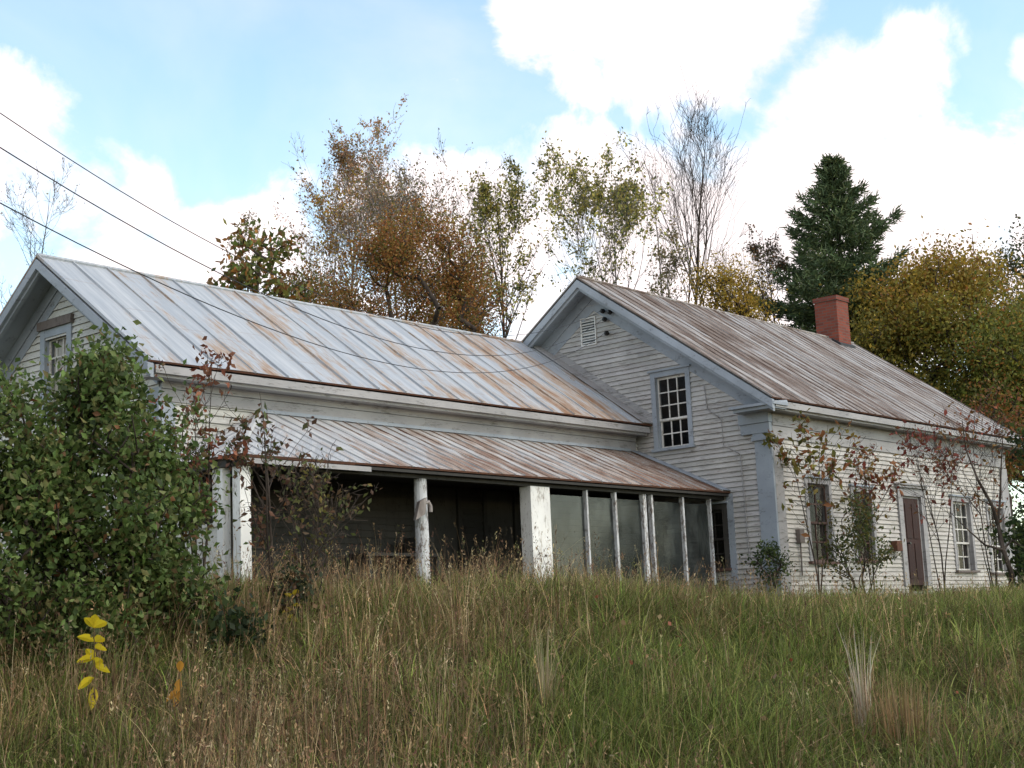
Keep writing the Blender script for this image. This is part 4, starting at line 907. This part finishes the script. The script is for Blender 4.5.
# ------------------------------------------------------------------ grass
def in_house(x, y):
    a = (x > -.1) & (x < LM+.1) & (y > -.12) & (y < W+1); b = (x > PX-.05) & (x <= 0) & (y > PY+.05); return a | b
def blades(name, rs, n, dmin, dmax, hfun, wfun, cfun, lean=.35, segs=3, dens=None, s_ext=1.2, tuft=14, tr=.055):
    # tufts over the ground wedge the picture looks across; each blade splays out of its tuft
    k = int(n*1.6/tuft); d = np.sqrt(rs.uniform((dmin+3)**2, (dmax+3)**2, k))-3; s = rs.uniform(-1, 1, k)*(d*.355+s_ext)
    x = CP[0]+FH[0]*d+RH[0]*s; y = CP[1]+FH[1]*d+RH[1]*s; ok = np.ones(k, bool)
    if dens is not None: ok &= rs.uniform(size=k) < dens(x, y, d, s)
    x, y, d, s = x[ok], y[ok], d[ok], s[ok]; k = len(x)
    big = rs.gamma(2.2, .45, k)
    cnt = rs.poisson(tuft*np.clip(big, .2, 3)); w = np.repeat(np.arange(k), cnt); rs_ = tr*(.5+big[w])
    ox = rs.normal(size=len(w))*rs_; oy = rs.normal(size=len(w))*rs_
    x = x[w]+ox; y = y[w]+oy; d = d[w]; s = s[w]; ok = ~in_house(x, y)
    x, y, d, s, w, ox, oy = [v[ok] for v in (x, y, d, s, w, ox, oy)]
    if len(x) > n:
        p_ = rs.permutation(len(x))[:n]; x, y, d, s, w, ox, oy = [v[p_] for v in (x, y, d, s, w, ox, oy)]
    n = len(x)
    h = hfun(x, y, d, s, n)*(.72+.28*np.clip(big, .3, 2.2))[w]; wd = wfun(d, n)
    wind = .35
    dirx = ox/tr+rs.normal(size=n)*.7+wind; diry = oy/tr+rs.normal(size=n)*.7-wind*.6; nn = np.hypot(dirx, diry)+1e-6; dirx /= nn; diry /= nn
    ln = (np.abs(rs.normal(size=n))*lean+.04)*(.6+.4*np.minimum(nn, 2)); fa = rs.uniform(0, 2*math.pi, n); fx, fy = np.cos(fa), np.sin(fa)
    z = ground_z(x, y); V = []
    for q in range(segs+1):
        t = q/segs; bend = ln*h*t**1.9; wq = wd*(1-t**1.6*.88)
        cx_ = x+dirx*bend; cy_ = y+diry*bend; cz_ = z-.02+h*(t-.30*np.minimum(ln, 1.6)*t*t)
        V.append(np.stack([cx_-fx*wq/2, cy_-fy*wq/2, cz_], 1)); V.append(np.stack([cx_+fx*wq/2, cy_+fy*wq/2, cz_], 1))
    m = 2*(segs+1); V = np.stack(V, 1).reshape(-1, 3); b0 = np.arange(n)*m
    F = np.concatenate([np.stack([b0+2*q, b0+2*q+1, b0+2*q+3, b0+2*q+2], 1) for q in range(segs)])
    tc_ = (rs.gamma(6, 1/6, k)[w]*1.0)[:, None]; TW = rs.normal(size=k)[w]
    col = np.clip(cfun(x, y, d, s, n, TW)*tc_, 0, 1); return V, F, np.repeat(col, m, 0)
def dry(x, y): return snoise(x, y, .55, 21)*.6+snoise(x, y, 1.7, 22)*.5
rs = np.random.RandomState(77)
def leftness(x, y, d, s): return np.clip(-s/np.maximum(d, 1)/.34, -1, 1)
def hgreen(x, y, d, s, n): return rs.uniform(.12, .40, n)*(1+.4*snoise(x, y, 1.2, 8))*np.where(d < 12, .9, 1)
def cgreen(x, y, d, s, n, tw):
    f = np.clip(.36+.60*dry(x, y)+.18*leftness(x, y, d, s)+rs.normal(size=n)*.12+tw*.28, 0, 1)[:, None]
    g = pick(rs, [(4, (.13, .175, .035)), (3, (.19, .205, .05)), (2, (.095, .125, .03)), (1, (.22, .22, .07))], n); t = pick(rs, [(3, (.33, .235, .12)), (2, (.23, .145, .07)), (2, (.21, .18, .07))], n)
    return np.where(rs.uniform(size=(n, 1)) < f, t, g)
V, F, c = blades('grass', rs, 230000, 7.5, 30, hgreen, lambda d, n: rs.uniform(.005, .010, n)*(1+.03*d), cgreen, lean=.85)
tag(npmesh('grass', V, F, MAT['grass'], col=c), 'green and straw meadow grass covering the bank below the house', 'grass', kind='stuff')
def dens_t(x, y, d, s): return np.clip(.22+.75*dry(x, y)+.25*leftness(x, y, d, s), .05, 1)*np.clip(1.25-(d-14)*.09, .45, 1)
def htall(x, y, d, s, n): return rs.uniform(.34, .74, n)*(1+.2*snoise(x, y, .8, 9))*np.clip(1-(d-17)*.03, .55, 1)
def ctall(x, y, d, s, n, tw): return pick(rs, [(4, (.36, .25, .13)), (3, (.27, .165, .085)), (2, (.45, .35, .20)), (2, (.19, .10, .06)), (1, (.19, .19, .07))], n)
V, F, c = blades('grass', rs, 60000, 8, 30, htall, lambda d, n: rs.uniform(.003, .006, n)*(1+.03*d), ctall, lean=.20, dens=dens_t, segs=4, tuft=9, tr=.07)
tag(npmesh('dry_grass', V, F, MAT['grass'], col=c), 'tall tan and russet dry grass stalks standing over the green grass', 'dry grass', kind='stuff')
# seed heads: short bristly tops
k = rs.choice(len(V)//10, 9000, replace=False); tip = V.reshape(-1, 10, 3)[k, 8]; cc_ = c.reshape(-1, 10, 3)[k, 0]
rep = 5; C0 = np.repeat(tip, rep, 0)-np.array([0, 0, 1])*rs.uniform(0, .12, (len(tip)*rep, 1)); V2, F2, c2 = leaf_arrays(rs, C0, .035, np.repeat(cc_, rep, 0)*.8, .3, hang=1.5)
tag(npmesh('seed_heads', V2, F2, MAT['grass'], col=c2), 'fine brown seed heads on the dry grass stalks', 'seed heads', kind='stuff')
# pale dead tuft
def tuft(label, px, pyb, pyt, D, n, spreadr, cols, seed):
    rs = np.random.RandomState(seed); b = at(px, pyb, D); b[2] = float(ground_z(b[0], b[1])); H = at(px, pyt, D)[2]-b[2]
    a = rs.uniform(0, 6.28, n); r = rs.uniform(0, spreadr, n)**1.0; h = H*rs.uniform(.35, 1, n)**.8; ln = np.abs(rs.normal(size=n))*.10; segs = 4; V = []; fa = rs.uniform(0, 6.28, n)
    x = b[0]+r*np.cos(a); y = b[1]+r*np.sin(a); z = ground_z(x, y)
    for q in range(segs+1):
        t = q/segs; w_ = .009*(1-.85*t**1.5); o = ln*h*(.25*t+t**2.2)*(1+.8*np.sin(fa*3))
        cx_ = x+np.cos(a)*o; cy_ = y+np.sin(a)*o; cz_ = z+h*(t-.1*t*t)
        V.append(np.stack([cx_-np.cos(fa)*w_/2, cy_-np.sin(fa)*w_/2, cz_], 1)); V.append(np.stack([cx_+np.cos(fa)*w_/2, cy_+np.sin(fa)*w_/2, cz_], 1))
    m = 2*(segs+1); V = np.stack(V, 1).reshape(-1, 3); b0 = np.arange(n)*m
    F = np.concatenate([np.stack([b0+2*q, b0+2*q+1, b0+2*q+3, b0+2*q+2], 1) for q in range(segs)])
    tag(npmesh('grass_tuft', V, F, MAT['grass'], col=np.repeat(pick(rs, cols, n), m, 0)), label, 'grass tuft')
tuft('pale bleached dead grass tuft standing tall in the grass at right', 864, 722, 608, 12.6, 70, .07, [(3, (.52, .45, .34)), (2, (.34, .27, .18))], 61)
tuft('broad brown drooping tuft just right of the bleached tuft', 905, 735, 660, 12.4, 260, .35, [(3, (.24, .15, .07)), (2, (.32, .23, .12))], 62)
tuft('tall straw tuft at lower centre left of the picture', 545, 690, 600, 13.2, 60, .10, [(3, (.36, .29, .18)), (2, (.22, .2, .1))], 63)
# a few fallen leaves
rs = np.random.RandomState(5); n = 130; d = rs.uniform(11, 24, n); s = rs.uniform(-.34, .34, n)*d; x = CP[0]+FH[0]*d+RH[0]*s; y = CP[1]+FH[1]*d+RH[1]*s; ok = ~in_house(x, y); x, y = x[ok], y[ok]; n = len(x)
C0 = np.stack([x, y, ground_z(x, y)+rs.uniform(.12, .38, n)], 1); V, F, c = leaf_arrays(rs, C0, .055, pick(rs, [(3, (.30, .2, .10)), (1, (.36, .27, .09)), (1, (.3, .1, .05))], n), .8)
tag(npmesh('fallen_leaves', V, F, MAT['leaf'], col=c), 'scattered small fallen leaves caught in the grass', 'fallen leaves', kind='stuff')
